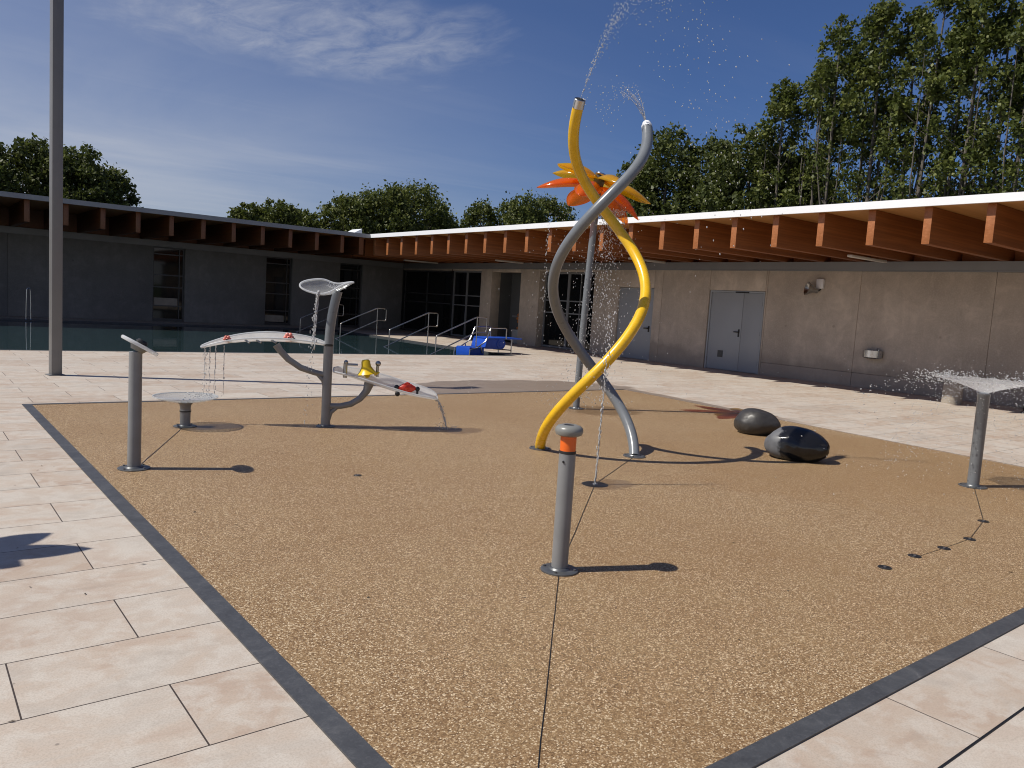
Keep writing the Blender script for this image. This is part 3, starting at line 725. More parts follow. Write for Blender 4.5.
sc_ = b.build('scoop', 'acrylic', t); md = sc_.modifiers.new('thick', 'SOLIDIFY'); md.thickness = .012
b = MB(); b.tube(rim + [rim[0]], .011, 8, cap=False); b.build('rim', 'acrylic_rim', sc_)
# left arm + trough
b = MB(); arm = [loc(-.0, .60), loc(-.14, .625), loc(-.30, .675), loc(-.44, .765), loc(-.53, .86), loc(-.575, .925)]
b.tube(arm, [.03, .034, .036, .036, .038, .044], 14); b.tube([loc(-.02, .42), loc(-.04, .54), loc(-.12, .615)], [.02, .03, .02], 10); b.build('arm', 'post_grey', t)
TL = [loc(-1.37, .855), loc(-1.1, .925), loc(-.8, .965), loc(-.5, .975), loc(-.2, .965), loc(-.03, .95)]
trL, g = trough(t, TL, .13, R(12), .06, power=.9)
def rosette(parent, c, r, mat='spinner_pink'):
    b = MB()
    for k in range(6):
        a = k * math.pi / 3; b.ball(c + RT * math.cos(a) * r * .6 + Vector((0, 0, math.sin(a) * r * .6)), r * .42, 2, (1, 1, 1))
    b.ball(c + TOCAM * .02, r * .35, 2); b.build('spinner', mat, parent)
    b = MB(); b.ball(c + RT * r * .9 - Vector((0, 0, r * .35)) + TOCAM * .03, r * .42, 2); b.tube([c - TOCAM * .08, c + TOCAM * .08], .008, 8); b.build('knob', 'rubber_black', parent)
rosette(trL, loc(-.44, 1.015, .03), .058); rosette(trL, loc(-1.10, .96, .02), .045)
b = MB()
for u in (-.62, -.78, -.9): b.tube([loc(u, .98 - .05 * abs(u + .6), .10), loc(u + .05, .955 - .05 * abs(u + .6), .135)], .012, 8)
b.build('deflector', 'frame_grey', trL)
# right arm + trough
b = MB(); arm = [loc(.0, .245), loc(.16, .245), loc(.28, .275), loc(.38, .34), loc(.45, .43), loc(.48, .53)]
b.tube(arm, [.03, .034, .036, .038, .044, .06], 14); b.tube([loc(.03, .07), loc(.05, .17), loc(.13, .235)], [.022, .03, .022], 10); b.build('arm', 'post_grey', t)
TR = [loc(.06, .64), loc(.30, .585), loc(.60, .50), loc(.9, .42), loc(1.17, .375), loc(1.28, .36)]
trR, g = trough(t, TR, .19, R(14), .085, power=.6)
b = MB()  # yellow tipping scoop on an axle
c = loc(.44, .70); tl = Matrix.Translation(c) @ Matrix.Rotation(R(9), 4, TOCAM)
b.lathe([(0, .10), (.035, .10), (.05, .08), (.055, .02), (.085, -.03), (.115, -.065), (.108, -.07), (.05, -.04), (.0, .0)], 24, tl)
b.lathe([(.05, -.055), (.02, -.11), (0, -.115)], 16, tl)
b.tube([c + RT * .09 - Vector((0, 0, .06)), c + RT * .155 - Vector((0, 0, .045))], [.03, .004], 8)
b.build('spinner', 'spinner_yellow', trR)
b = MB(); b.tube([loc(.19, .735), loc(.68, .735)][:1] + [loc(.34, .735)], .014, 8); b.tube([loc(.20, .58), loc(.20, .745)], .024, 10); b.ball(loc(.205, .76), .026, 2)
b.build('bracket', 'chrome_dull', trR)
b = MB(); b.tube([loc(.57, .60, -.05), loc(.57, .74, -.05)], .018, 10); b.ball(loc(.575, .755, -.05), .034, 2); b.build('bracket', 'chrome_dull', trR)
b = MB(); c = loc(.92, .485)
b.lathe([(0, -.10), (.02, -.10), (.05, -.05), (.062, 0), (.05, .05), (.02, .1), (0, .1)], 20, Matrix.Translation(c) @ Matrix.Rotation(R(90), 4, 'Y') @ Matrix.Rotation(0, 4, 'X') if False else Matrix.Translation(c) @ RT.to_track_quat('Z', 'Y').to_matrix().to_4x4())
for k in range(5):
    a = k * 1.2566; b.ball(c + TOCAM * math.cos(a) * .055 + Vector((0, 0, math.sin(a) * .055)), .022, 1, (2., 1, 1))
b.build('spinner', 'spinner_red', trR)
for u in (.80, 1.045):
    b = MB(); b.ball(loc(u, .485 - .05 * (u - .92)), .030, 2); b.tube([loc(u, .485 - .05 * (u - .92)), loc(u, .41 - .1 * (u - .9))], .014, 8); b.build('bracket', 'rubber_black', trR)
b = MB(); b.ball(loc(.80, .43, .14), .03, 2); b.tube([loc(.80, .43, .14), loc(.80, .43, .02)], .012, 8); b.build('bolt', 'rubber_black', trR)

# ------------------------------------------------------------------ twisting pipes
AX = Vector((5.88, 6.015, 0)); RT, TOCAM = axes(5.88, 6.015)
def curve(z, ks):
    for i in range(len(ks) - 1):
        if z <= ks[i + 1][0] or i == len(ks) - 2:
            (x0, y0), (x1, y1) = ks[i], ks[i + 1]; h = x1 - x0
            m = lambda j: (ks[min(j + 1, len(ks) - 1)][1] - ks[max(j - 1, 0)][1]) / (ks[min(j + 1, len(ks) - 1)][0] - ks[max(j - 1, 0)][0])
            t = (z - x0) / h; a, b_ = m(i) * h, m(i + 1) * h
            return y0 * (1 + 2 * t) * (1 - t) ** 2 + a * t * (1 - t) ** 2 + y1 * t * t * (3 - 2 * t) + b_ * t * t * (t - 1)
def Rz(z): return curve(z, [(0, .51), (.9, .50), (1.8, .49), (2.65, .44), (3.32, .385), (3.8, .37)])
def psi(z): return R(curve(z, [(0, 0), (.86, 88), (1.79, 180), (2.65, 272), (3.36, 358), (3.8, 400)]))
def helix(z, ph):
    ps = psi(z) + ph
    return AX + (-RT * math.cos(ps) + TOCAM * math.sin(ps)) * Rz(z) + Vector((0, 0, z))
def pipe(name, mat, label, ph, zt):
    base = helix(0, ph); t = thing(name, label, 'spray pipe', (base.x, base.y, Z0), 0, 'twisting spray pipes')
    n = 110; pts = [helix(zt * i / n, ph) - base for i in range(n + 1)]
    b = MB(); b.tube(pts, .0575, 24, open_top=True); b.build('pipe', mat, t)
    T = (pts[-1] - pts[-2]).normalized(); q = T.to_track_quat('Z', 'Y').to_matrix().to_4x4(); Mt = Matrix.Translation(pts[-1]) @ q
    flange(t, .12, .07)
    return t, Mt, base
ty, My, By = pipe('spray_pipe', 'pipe_yellow', 'tall twisting yellow spray pipe with an open steel end', 0, 3.60)
b = MB(); b.lathe([(.048, -.012), (.061, -.012), (.061, .075), (.056, .08), (.050, .075), (.048, -.02), (.0, -.03)], 24, My); b.build('end_collar', 'steel', ty)
for z in (1.0, 2.05):
    pass
tg, Mg, Bg = pipe('spray_pipe', 'pipe_grey', 'tall twisting grey spray pipe with a white sprinkler tip', math.pi, 3.46)
b = MB(); b.lathe([(.0575, -.01), (.055, .03), (.045, .05), (.042, .07), (.0, .075)], 24, Mg); b.build('sprinkler_tip', 'fascia_white', tg)

# ------------------------------------------------------------------ flower
def flower(base, label, hub_off, hub_z, tilt_axis, tilt, plen, mats, stem_r=.052, n=5, spin=.2, cat='spray flower', name='spray_flower', droops=(22, 40), pw=.155, angles=None, cup=.05):
    t = thing(name, label, cat, (base[0], base[1], Z0), 0, 'spray flowers' if name == 'x' else None)
    flange(t, .12, .075)
    hub = Vector(hub_off) + Vector((0, 0, hub_z))
    st = [Vector((0, 0, .01))] + [Vector(hub_off) * (i / 10) ** 1.6 + Vector((0, 0, hub_z * i / 10)) for i in range(1, 11)]
    b = MB(); b.tube(st, stem_r, 20); b.build('stem', 'pipe_grey', t)
    TM = Matrix.Translation(hub) @ Matrix.Rotation(tilt, 4, tilt_axis)
    b = MB(); b.lathe([(0, -.12), (.07, -.12), (.085, -.06), (.085, .06), (.06, .08), (0, .08)], 24, TM); b.build('hub', 'frame_dark', t)
    b = MB(); b.lathe([(0, .09), (.09, .085), (.098, .10), (.09, .118), (0, .125)], 24, TM); b.build('hub_cap', 'steel', t)
    for lay in (0, 1):
        for k in range(n):
            a = spin + 2 * math.pi * (k + .5 * lay) / n
            if angles:
                if lay: continue
                a = R(angles[k][0])
            pm = TM @ Matrix.Rotation(a, 4, 'Z') @ Matrix.Translation((0, 0, .05 - .12 * lay))
            b = MB(); rows = []; nu, nv = 16, 7; L_ = angles[k][1] if angles else plen * (1 + .08 * lay)
            for i in range(nu + 1):
                u = i / nu; dr = R(4 if lay == 0 else 12) + R(droops[lay]) * u
                x = .06 + L_ * (u * math.cos(dr * .7)); z = -L_ * u * math.sin(dr * .7) + .07 * math.sin(math.pi * u)
                w = max(.004, pw * math.sin(math.pi * min(1, .10 + .90 * u) ** 1.15) ** .8)
                rows.append([b.bm.verts.new(pm @ Vector((x, (-1 + 2 * j / nv) * w, z - cup * (abs(-1 + 2 * j / nv) ** 2) * w / pw))) for j in range(nv + 1)])
            for i in range(nu):
                for j in range(nv): b.bm.faces.new((rows[i][j], rows[i + 1][j], rows[i + 1][j + 1], rows[i][j + 1])).smooth = True
            o = b.build('petal', mats[lay], t); md = o.modifiers.new('thick', 'SOLIDIFY'); md.thickness = .012
            if lay: o['label'] = 'orange lower petal'
    return t
FB = (8.29, 8.79); RT, TOCAM = axes(*FB)
flower(FB, 'tall spray flower of yellow and orange petals on a grey stem', RT * .10, 3.47, TOCAM, R(-16), .80, ('petal_yellow', 'petal_orange'), n=5, spin=math.atan2(RT.y, RT.x) + .12, pw=.19, droops=(6, 20), cup=.12)
# its neighbour left of the picture: only the shadow of its leaves falls into view
flower((-1.50, 5.80), 'grey flower with pointed leaves on the paving beyond the left edge of the view', (0, 0, 0), 2.15, Vector((0, 1, 0)), 0, .7, ('post_grey', 'post_grey'), n=5, droops=(6, 8), pw=.13, angles=[(-17, .80), (14, .62), (-42, .52), (110, .7), (205, .7)])

# ------------------------------------------------------------------ right spray post
t = thing('spray_post', 'grey post spraying a flat umbrella of water at the right', 'spray post', (8.59, 3.18, Z0))
flange(t, .13, .075)
b = MB(); b.lathe([(.056, .01), (.056, .93), (.060, .935), (.060, .955), (.03, .962), (0, .962)], 32); b.build('post', 'pipe_grey', t)

# ------------------------------------------------------------------ ground nozzles and drains
def plate(name, label, cat, x, y, r, group=None):
    t = thing(name, label, cat, (x, y, Z0), 0, group)
    b = MB(); b.lathe([(0, .003), (r * .3, .004), (r * .36, .002), (r * .9, .004), (r, .0)], 24); b.build('plate', 'drain_dark', t)
    b = MB(); b.lathe([(0, .003), (r * .22, .003), (r * .2, .008), (0, .009)], 14); b.build('jet_hole', 'chrome_dull', t); return t
noz = [(5.03, 2.32, 'nearest of the dark ground nozzles in the row'), (5.49, 2.34, 'second dark ground nozzle from the near end of the row'),
       (5.9, 2.32, 'middle dark ground nozzle of the row of five'), (6.36, 2.33, 'dark ground nozzle where the joint line bends'),
       (7.09, 2.51, 'farthest dark ground nozzle of the row, nearest the spraying post')]
p0 = plate('ground_nozzle', noz[0][2], 'nozzle', noz[0][0], noz[0][1], .045, 'ground nozzles in a row')
for (x, y, lb) in noz[1:]: copy_thing(p0, (x, y, Z0), lb)
plate('jet_plate', 'dark round plate in the ground with a thin jet rising from it', 'drain', 4.88, 4.86, .12)
plate('ground_nozzle', 'lone small dark nozzle in the gravel between the troughs and the bollard', 'nozzle', 3.11, 5.96, .035)

b = MB(); rl = random.Random(9)
for i in range(70):
    x, y = (rl.uniform(1.4, 9.5), rl.uniform(1.6, 10.5)) if i % 3 else (rl.uniform(-.8, 1.1), rl.uniform(1.8, 9))
    sz = rl.uniform(.008, .022); a = rl.uniform(0, 6.283); u = Vector((math.cos(a), math.sin(a), 0)) * sz; w_ = Vector((-u.y, u.x, 0)) * rl.uniform(.12, .5); z = Vector((x, y, .007 if i % 3 else .003))
    vv = [b.bm.verts.new(z + q) for q in (u + Vector((0, 0, .001)), w_ + Vector((0, 0, .004)), -u + Vector((0, 0, .001)), -w_ + Vector((0, 0, .002)))]; b.bm.faces.new(vv)
o = b.build('leaf_litter', 'litter', raw=True); o['label'] = 'dry leaf scraps and grit scattered over the gravel and slabs'; o['category'] = 'litter'; o['kind'] = 'stuff'
# ------------------------------------------------------------------ rocks
def rock_obj(label, mat, loc_, sx, sy, sz, rz, seed, taper):
    bm = bmesh.new(); bmesh.ops.create_icosphere(bm, subdivisions=5, radius=.5)
    for v in bm.verts:
        d = v.co.normalized(); k = 1 + .10 * noise.noise(d * 1.3 + Vector((seed, 0, 0))) + .012 * noise.noise(d * 6 + Vector((seed, 3, 0)))
        p = d * .5 * k; tp = 1 - taper * p.x
        v.co = Vector((p.x * sx, p.y * sy * tp, p.z * sz * tp))
        if v.co.z < -sz * .36: v.co.z = -sz * .36 - (-(v.co.z) - sz * .36) * .25
    for f in bm.faces: f.smooth = True
    b = MB(); b.bm.free(); b.bm = bm; o = b.build('boulder', mat, sharp=180)
    o.location = (loc_[0], loc_[1], sz * .385); o.rotation_euler = (0, 0, rz); o['label'] = label; o['category'] = 'boulder'; o['group'] = 'smooth boulders on the play surface'
    return o
RT, TOCAM = axes(8.6, 5.5); rz = math.atan2(RT.y, RT.x)
rock_obj('smooth dry dark brown boulder on the gravel by the edge, the farther one', 'rock_brown', (9.22, 6.18), .60, .5, .40, rz - .1, 2.3, .35)
rock_obj('wet shiny black boulder with a pale dry grey end', 'rock_black', (8.02, 4.84), .70, .48, .42, rz - .12, 7.7, .10)

# ------------------------------------------------------------------ lamp pole
t = thing('lamp_pole', 'tall square grey metal pole standing on the paving near the pool', 'pole', (1.97, 13.97, 0), R(8))
b = MB(); b.box(-.075, .075, -.075, .075, .0, 7.9, .008); b.build('shaft', 'lamp_pole', t)
b = MB(); b.box(-.12, .12, -.12, .12, 0, .012, .003); b.build('base_plate', 'lamp_pole', t)
b = MB(); b.box(-.10, .55, -.13, .13, 7.86, 7.95, .02); b.build('lamp_head', 'frame_dark', t)

# ------------------------------------------------------------------ pool rails, ladder, access steps
def rail_shape():
    r = .019; b = MB()
    def rounded(pts, rad=.07):
        out = [Vector(pts[0])]
        for a, c, d in zip(pts, pts[1:], pts[2:]):
            a, c, d = Vector(a), Vector(c), Vector(d); u = (a - c).normalized(); w = (d - c).normalized(); rr = min(rad, (a - c).length / 2.2, (d - c).length / 2.2)
            p, q = c + u * rr, c + w * rr
            for k in range(5):
                s = k / 4; out.append(p * (1 - s) ** 2 + c * 2 * s * (1 - s) + q * s * s)
        out.append(Vector(pts[-1])); return out
    b.tube(rounded([(-1.72, 0, -.7), (-1.72, 0, .50), (-.30, 0, 1.10), (.08, 0, 1.10), (.08, 0, .66), (-.26, 0, .66), (-1.95, 0, -.08), (-2.2, 0, -.2)]), r, 10)
    h = MB(); h.tube([(-.28, 0, -.9), (-.28, 0, 1.09)], r, 10); return b, h
rails = [(29.0, 'farthest steel handrail into the pool, partly behind the water toy post'), (25.5, 'steel pool handrail just right of the water toy post'),
         (22.0, 'third steel pool handrail, in front of the dark glass front'), (19.25, 'nearest steel pool handrail, beside the blue steps')]
hr = None
for (yy, lb) in rails:
    if hr is None:
        hr = thing('pool_handrail', lb, 'handrail', (14.1, yy, 0), 0, 'steel handrails at the pool steps')
        a, h = rail_shape(); a.build('rail', 'chrome_dull', hr); h.build('support', 'chrome_dull', hr)
    else: copy_thing(hr, (14.1, yy, 0), lb)
b = MB()
for i, (xx, zz) in enumerate(((14.74, -.12), (14.4, -.28), (14.05, -.44), (13.7, -.6))): b.box(xx - .35, xx, POOL[2], POOL[3], -1.34, zz)
b.build('pool_stair', 'pool_tile', kind='structure')

t = thing('grab_rail', 'slim steel hairpin grab rail on the far pool edge at the left', 'rail', (3.6, 31.29, 0), R(10))
b = MB(); hp = [(-.075, 0, .0), (-.07, 0, .5)] + [(-.055 * math.cos(a), .0, .98 + .09 * math.sin(a)) for a in [k * math.pi / 8 for k in range(9)]] + [(.07, 0, .5), (.075, 0, .0)]
b.tube(hp, .017, 8); b.build('rail', 'steel', t)
for sx in (-1, 1):
    b = MB(); b.lathe([(0, .005), (.04, .005), (.035, .02), (.02, .022)], 14, Matrix.Translation((sx * .075, 0, 0))); b.build('flange', 'steel', t)

t = thing('access_steps', 'blue plastic access steps with white rails beside the pool', 'steps', (14.2, 19.5, 0))
def Lx(x, y, z): return (x - 14.2, y - 19.5, z)
b = MB(); b.box(.0, 1.32, -.36, .42, .455, .50, .012); b.build('platform', 'blue_plastic', t)
b = MB(); pr_ = [(-.02, .45), (-.06, .33), (-.10, .20), (-.05, .155), (.45, .155), (.62, .22), (.66, .34), (.60, .45)]
for k in range(2): pass
va = [b.bm.verts.new((x, -.34, z)) for x, z in pr_]; vb = [b.bm.verts.new((x, .40, z)) for x, z in pr_]
b.bm.faces.new(va); b.bm.faces.new(vb[::-1])
for i in range(len(pr_)): b.bm.faces.new((va[i], va[(i + 1) % len(pr_)], vb[(i + 1) % len(pr_)], vb[i]))
b.build('step', 'blue_plastic', t)
b = MB(); b.box(-.66, -.12, -.34, .40, -.16, .19, .03); b.build('step', 'blue_plastic', t)
b = MB(); b.lathe([(.0, -.02), (.16, -.02), (.16, 0), (.13, 0), (.125, -.01), (.08, -.01), (.075, 0), (.04, 0), (0, -.004)], 24, Matrix.Translation((.5, -.36, .31)) @ Matrix.Rotation(R(90), 4, 'X')); b.build('side_disc', 'blue_plastic', t)
b = MB()
for yy in (-.3, .36):
    b.tube([(.95, yy, .45), (.95, yy, .0)], .022, 8); b.tube([(.25, yy, .16), (.95, yy, .12)], .018, 8)
b.build('leg', 'steel', t)
for yy in (-.38, .44):
    b = MB(); b.tube([(-.72, yy, -.3), (-.68, yy, .12), (-.45, yy, .17), (-.12, yy, .38), (-.02, yy, .62), (.05, yy, .98 - .2), (.10, yy, .80), (.62, yy, .80), (.66, yy, .77), (.66, yy, .47)], .021, 8)
    b.tube([(-.30, yy, .26), (-.22, yy, .02)], .018, 8); b.build('rail', 'chrome_dull', t)

# ------------------------------------------------------------------ water in the air
rw = random.Random(5)
def spray(name, label, drops, sheets=None):
    b = MB(); tb = bmesh.new(); bmesh.ops.create_icosphere(tb, subdivisions=1, radius=1)
    vs = [v.co.copy() for v in tb.verts]; fs = [[v.index for v in f.verts] for f in tb.faces]; tb.free()
    for (p, r, d) in drops:
        d = Vector(d) if d is not None else None
        q = d.to_track_quat('Z', 'Y').to_matrix() if d and d.length > 0 else Matrix.Identity(3); st = 1 + (d.length if d else 0)
        nv = [b.bm.verts.new(Vector(p) + q @ Vector((v.x * r, v.y * r, v.z * r * st))) for v in vs]
        for f in fs: b.bm.faces.new([nv[i] for i in f]).smooth = True
    if sheets: sheets(b)
    o = b.build(name, 'droplets', raw=True, sharp=180)
    o['label'] = label; o['category'] = 'water'; o['kind'] = 'stuff'; return o
def strand(b, p0, v0, z1, r0, r1, wobble, seed):
    p0, v0 = Vector(p0), Vector(v0); tm = (v0.z + math.sqrt(max(0, v0.z * v0.z + 2 * 9.81 * (p0.z - z1)))) / 9.81; n = 26; pts = []; rr = []
    for i in range(n + 1):
        t_ = tm * i / n; k = i / n
        pts.append(p0 + v0 * t_ + Vector((noise.noise(Vector((k * 9, seed, 0))), noise.noise(Vector((k * 9, 0, seed))), 0)) * wobble * k - Vector((0, 0, 4.905 * t_ * t_)))
        rr.append(max(.0008, (r0 + (r1 - r0) * k) * (1 + .45 * noise.noise(Vector((k * 14, seed * 2., 3))))))
    b.tube(pts, rr, 7)
def gauss(s): return Vector((rw.gauss(0, s), rw.gauss(0, s), rw.gauss(0, s)))
# arc from the yellow pipe: rises, passes over to the right, breaks up
def arc(p0, v0, n, spread, tmax, r0, r1, dens=1., g=9.81):
    out = []
    for i in range(n):
        t_ = tmax * rw.random() ** dens; k = .06 + t_ / tmax
        v = Vector(v0) + gauss(spread)
        p = Vector(p0) + v * t_ + Vector((0, 0, -.5 * g * t_ * t_))
        vel = v + Vector((0, 0, -g * t_)); out.append((p, rw.uniform(r0, r1), vel * .12))
    return out
RT, TOCAM = axes(5.88, 6.015)
ytop = helix(3.68, 0); gtop = helix(3.52, math.pi)
d = arc(ytop, RT * 1.30 + Vector((0, 0, 4.62)), 420, .13, .60, .0024, .0062, .8)
d += arc(ytop, RT * 1.45 + Vector((0, 0, 4.5)), 420, .32, 1.10, .0022, .0066, .6)
for k in range(7):
    v = RT * 1.30 + Vector((0, 0, 4.62)) + gauss(.14)
    for i in range(22):
        t_ = .28 * i / 22 + rw.uniform(0, .01); d.append((ytop + v * t_ + Vector((0, 0, -4.905 * t_ * t_)), .0024, (v) * .5))
spray('water_spray', 'high arc of droplets leaping from the yellow pipe end', d)
d = []
for k in range(8):
    v = -RT * (.55 + .13 * k) + TOCAM * rw.uniform(-.3, .3) + Vector((0, 0, 2.55 + rw.uniform(-.25, .2)))
    for i in range(26):
        t_ = .20 * i / 26; d.append((gtop + v * t_ + Vector((0, 0, -4.905 * t_ * t_)), .0032 - .00005 * i, v * .9))
    d += arc(gtop, v, 22, .12, .52, .003, .0062)
spray('water_spray', 'small fan of droplets from the white tip of the grey pipe', d)
# rain below the flower
RT, TOCAM = axes(*FB)
d = []
hub = Vector((FB[0], FB[1], 3.25)) + RT * .10
for i in range(1700):
    z = 3.05 - 3.0 * rw.random() ** 2.4; s = .10 + .05 * (3.05 - z)
    p = hub + RT * (.24 - .20 * (3.05 - z) / 2 + rw.gauss(0, s)) + TOCAM * rw.gauss(0, s); p.z = z
    d.append((p, rw.uniform(.0022, .0062), Vector((0, 0, 1.6))))
for i in range(420):     # spill from petal ends, scattered drops
    a = rw.uniform(0, 6.283); rad = .75 + rw.gauss(0, .12) if rw.random() < .45 else rw.uniform(.2, 1.6); z = rw.uniform(.0, 3.0)
    p = hub + Vector((math.cos(a) * rad, math.sin(a) * rad, 0)); p.z = z; d.append((p, rw.uniform(.0025, .0055), Vector((0, 0, 1))))
for i in range(60):
    p = hub - RT * (.72 + rw.gauss(0, .02)); p.z = rw.uniform(1.6, 3.0); d.append((p, rw.uniform(.003, .006), Vector((0, 0, 2))))
spray('water_spray', 'curtain of falling droplets under the spray flower', d)
# thin ground jet
d = []
for i in range(150):
    z = 1.55 * (i / 150) ** 1.1; s = .004 + .018 * (z / 1.5) ** 2
    d.append((Vector((4.88 + rw.gauss(0, s), 4.86 + rw.gauss(0, s), z)) + RT * .02 * z, rw.uniform(.004, .0065), Vector((0, 0, 3.5 - 1.7 * z))))
for i in range(120):
    z = rw.uniform(.7, 1.75); s = .07; d.append((Vector((4.88 + rw.gauss(0, s), 4.86 + rw.gauss(0, s), z)), rw.uniform(.002, .0045), Vector((0, 0, 1))))
def jet(b):
    n = 30; pts = [Vector((4.88, 4.86, 1.05 * i / n)) + RT * .02 * i / n + gauss(.0012) for i in range(n + 1)]
    b.tube(pts, [.0055 - .0025 * i / n + rw.uniform(-.0008, .0008) for i in range(n + 1)], 7)
spray('water_spray', 'thin vertical jet of water rising from the dark ground plate', d, jet)
# umbrella spray on the right post
top = Vector((8.59, 3.18, Z0 + .96)); d = []
for i in range(1100):
    a = rw.uniform(0, 6.283); t_ = .10 + .45 * rw.random() ** .75; sp = 1.55 + rw.gauss(0, .16); vz = 1.05 + rw.gauss(0, .22)
    p = top + Vector((math.cos(a) * sp * t_, math.sin(a) * sp * t_, vz * t_ - 4.905 * t_ * t_))
    if p.z > .02: d.append((p, rw.uniform(.0018, .0048), Vector((math.cos(a), math.sin(a), .2)) * .8))
for i in range(1500):
    a = rw.uniform(0, 6.283); rad = .34 + rw.expovariate(4.2); z = 1.10 + rw.gauss(0, .035) - .55 * max(0, rad - .45) ** 2
    p = top + Vector((math.cos(a) * rad, math.sin(a) * rad, 0)); p.z = max(.02, z); d.append((p, rw.uniform(.0022, .0062), Vector((math.cos(a), math.sin(a), .1)) * .8))
for i in range(420):
    a = rw.uniform(0, 6.283); rad = .5 + abs(rw.gauss(0, .75)); p = top + Vector((math.cos(a) * rad, math.sin(a) * rad, 0)); p.z = rw.uniform(.02, 1.25)
    d.append((p, rw.uniform(.0016, .004), Vector((0, 0, .6))))
spray('water_spray', 'ring of droplets thrown out by the right post', d)
b = MB(); prof = [(.03, 0), (.14, .045), (.26, .085), (.37, .115), (.45, .128)]
tt = bmesh.new(); segs = 72; prev = None
for k, (r, z) in enumerate(prof):
    cur = []
    for i in range(segs):
        a = 2 * math.pi * i / segs; w = 1 + .10 * (k / 4) * noise.noise(Vector((math.cos(a) * 5, math.sin(a) * 5, k)))
        cur.append(b.bm.verts.new(top + Vector((math.cos(a) * r * w, math.sin(a) * r * w, z + .012 * (k / 4) * noise.noise(Vector((math.cos(a) * 9, math.sin(a) * 9, k * 2.))))) ))
    if prev:
        for i in range(segs): b.bm.faces.new((prev[i], prev[(i + 1) % segs], cur[(i + 1) % segs], cur[i])).smooth = True
    prev = cur
o = b.build('water_sheet', 'sheet_water', sharp=180); o['label'] = 'thin clear umbrella of water on top of the right post'; o['category'] = 'water'; o['kind'] = 'stuff'
RT, TOCAM = axes(3.91, 8.34)
# falls of the trough toy
def fall(p0, v0, z1, n, s, r=.005, strand=True):
    out = []; p0 = Vector(p0); v0 = Vector(v0); vz = v0.z; tm = (vz + math.sqrt(max(0, vz * vz + 2 * 9.81 * (p0.z - z1)))) / 9.81
    for i in range(n):
        t_ = tm * (i + rw.random()) / n; p = p0 + v0 * t_ + Vector((0, 0, -4.905 * t_ * t_)) + gauss(s * (.3 + t_ / tm))
        out.append((p, r * rw.uniform(.6, 1.25), Vector((0, 0, 2.2))))
    return out
d = []
for (u, n_, s) in ((-1.33, 60, .012), (-1.28, 30, .006), (-1.22, 34, .005), (-1.13, 30, .005)):
    d += fall(TB + loc(u, .87 + .04 * (u + 1.37)), (0, 0, 0), .33, n_, s, .0042)
for i in range(60): d.append((Vector((2.47, 8.77, .34)) + RT * rw.uniform(.0, .3) + TOCAM * rw.uniform(-.15, .15) + Vector((0, 0, abs(rw.gauss(0, .02)))), .006, None))
spray('water_spray', 'strings of water falling from the left trough into the bowl', d, lambda b: [strand(b, TB + loc(u, .87 + .04 * (u + 1.37)), (0, 0, 0), .34, .0042, .0016, .02, 5 + u * 7) for u in (-1.335, -1.28, -1.22, -1.13)])
d = fall(TB + loc(1.27, .355), RT * .55, .02, 70, .010, .0042) + fall(TB + loc(1.27, .355, -.05), RT * .48, .02, 50, .016, .0036)
for i in range(50): d.append((TB + loc(1.40 + rw.gauss(0, .07), .01 + abs(rw.gauss(0, .03)), rw.gauss(0, .07)), .005, None))
spray('water_spray', 'stream pouring from the right trough onto the gravel', d, lambda b: [strand(b, TB + loc(1.27, .36, v), RT * (.53 - v), .01, .0062, .003, .03, 3 + v * 40) for v in (0, -.04, .035)])
p0 = TB + loc(-.13, 1.545, .17)
d = fall(p0, -RT * .1, 1.0, 110, .012, .0062) + fall(p0, -RT * .16, .02, 90, .020, .0042)
for i in range(60): d.append((TB + loc(.04 + rw.gauss(0, .05), 1.60, rw.gauss(0, .03)) + Vector((0, 0, abs(rw.gauss(0, .020)))), .006, None))
spray('water_spray', 'broken stream dropping from the top scoop of the water toy', d, lambda b: [strand(b, p0 + RT * q, -RT * .11, .9, .012 - abs(q) * .3, .004, .05, 9 + q * 90) for q in (0, .014)])

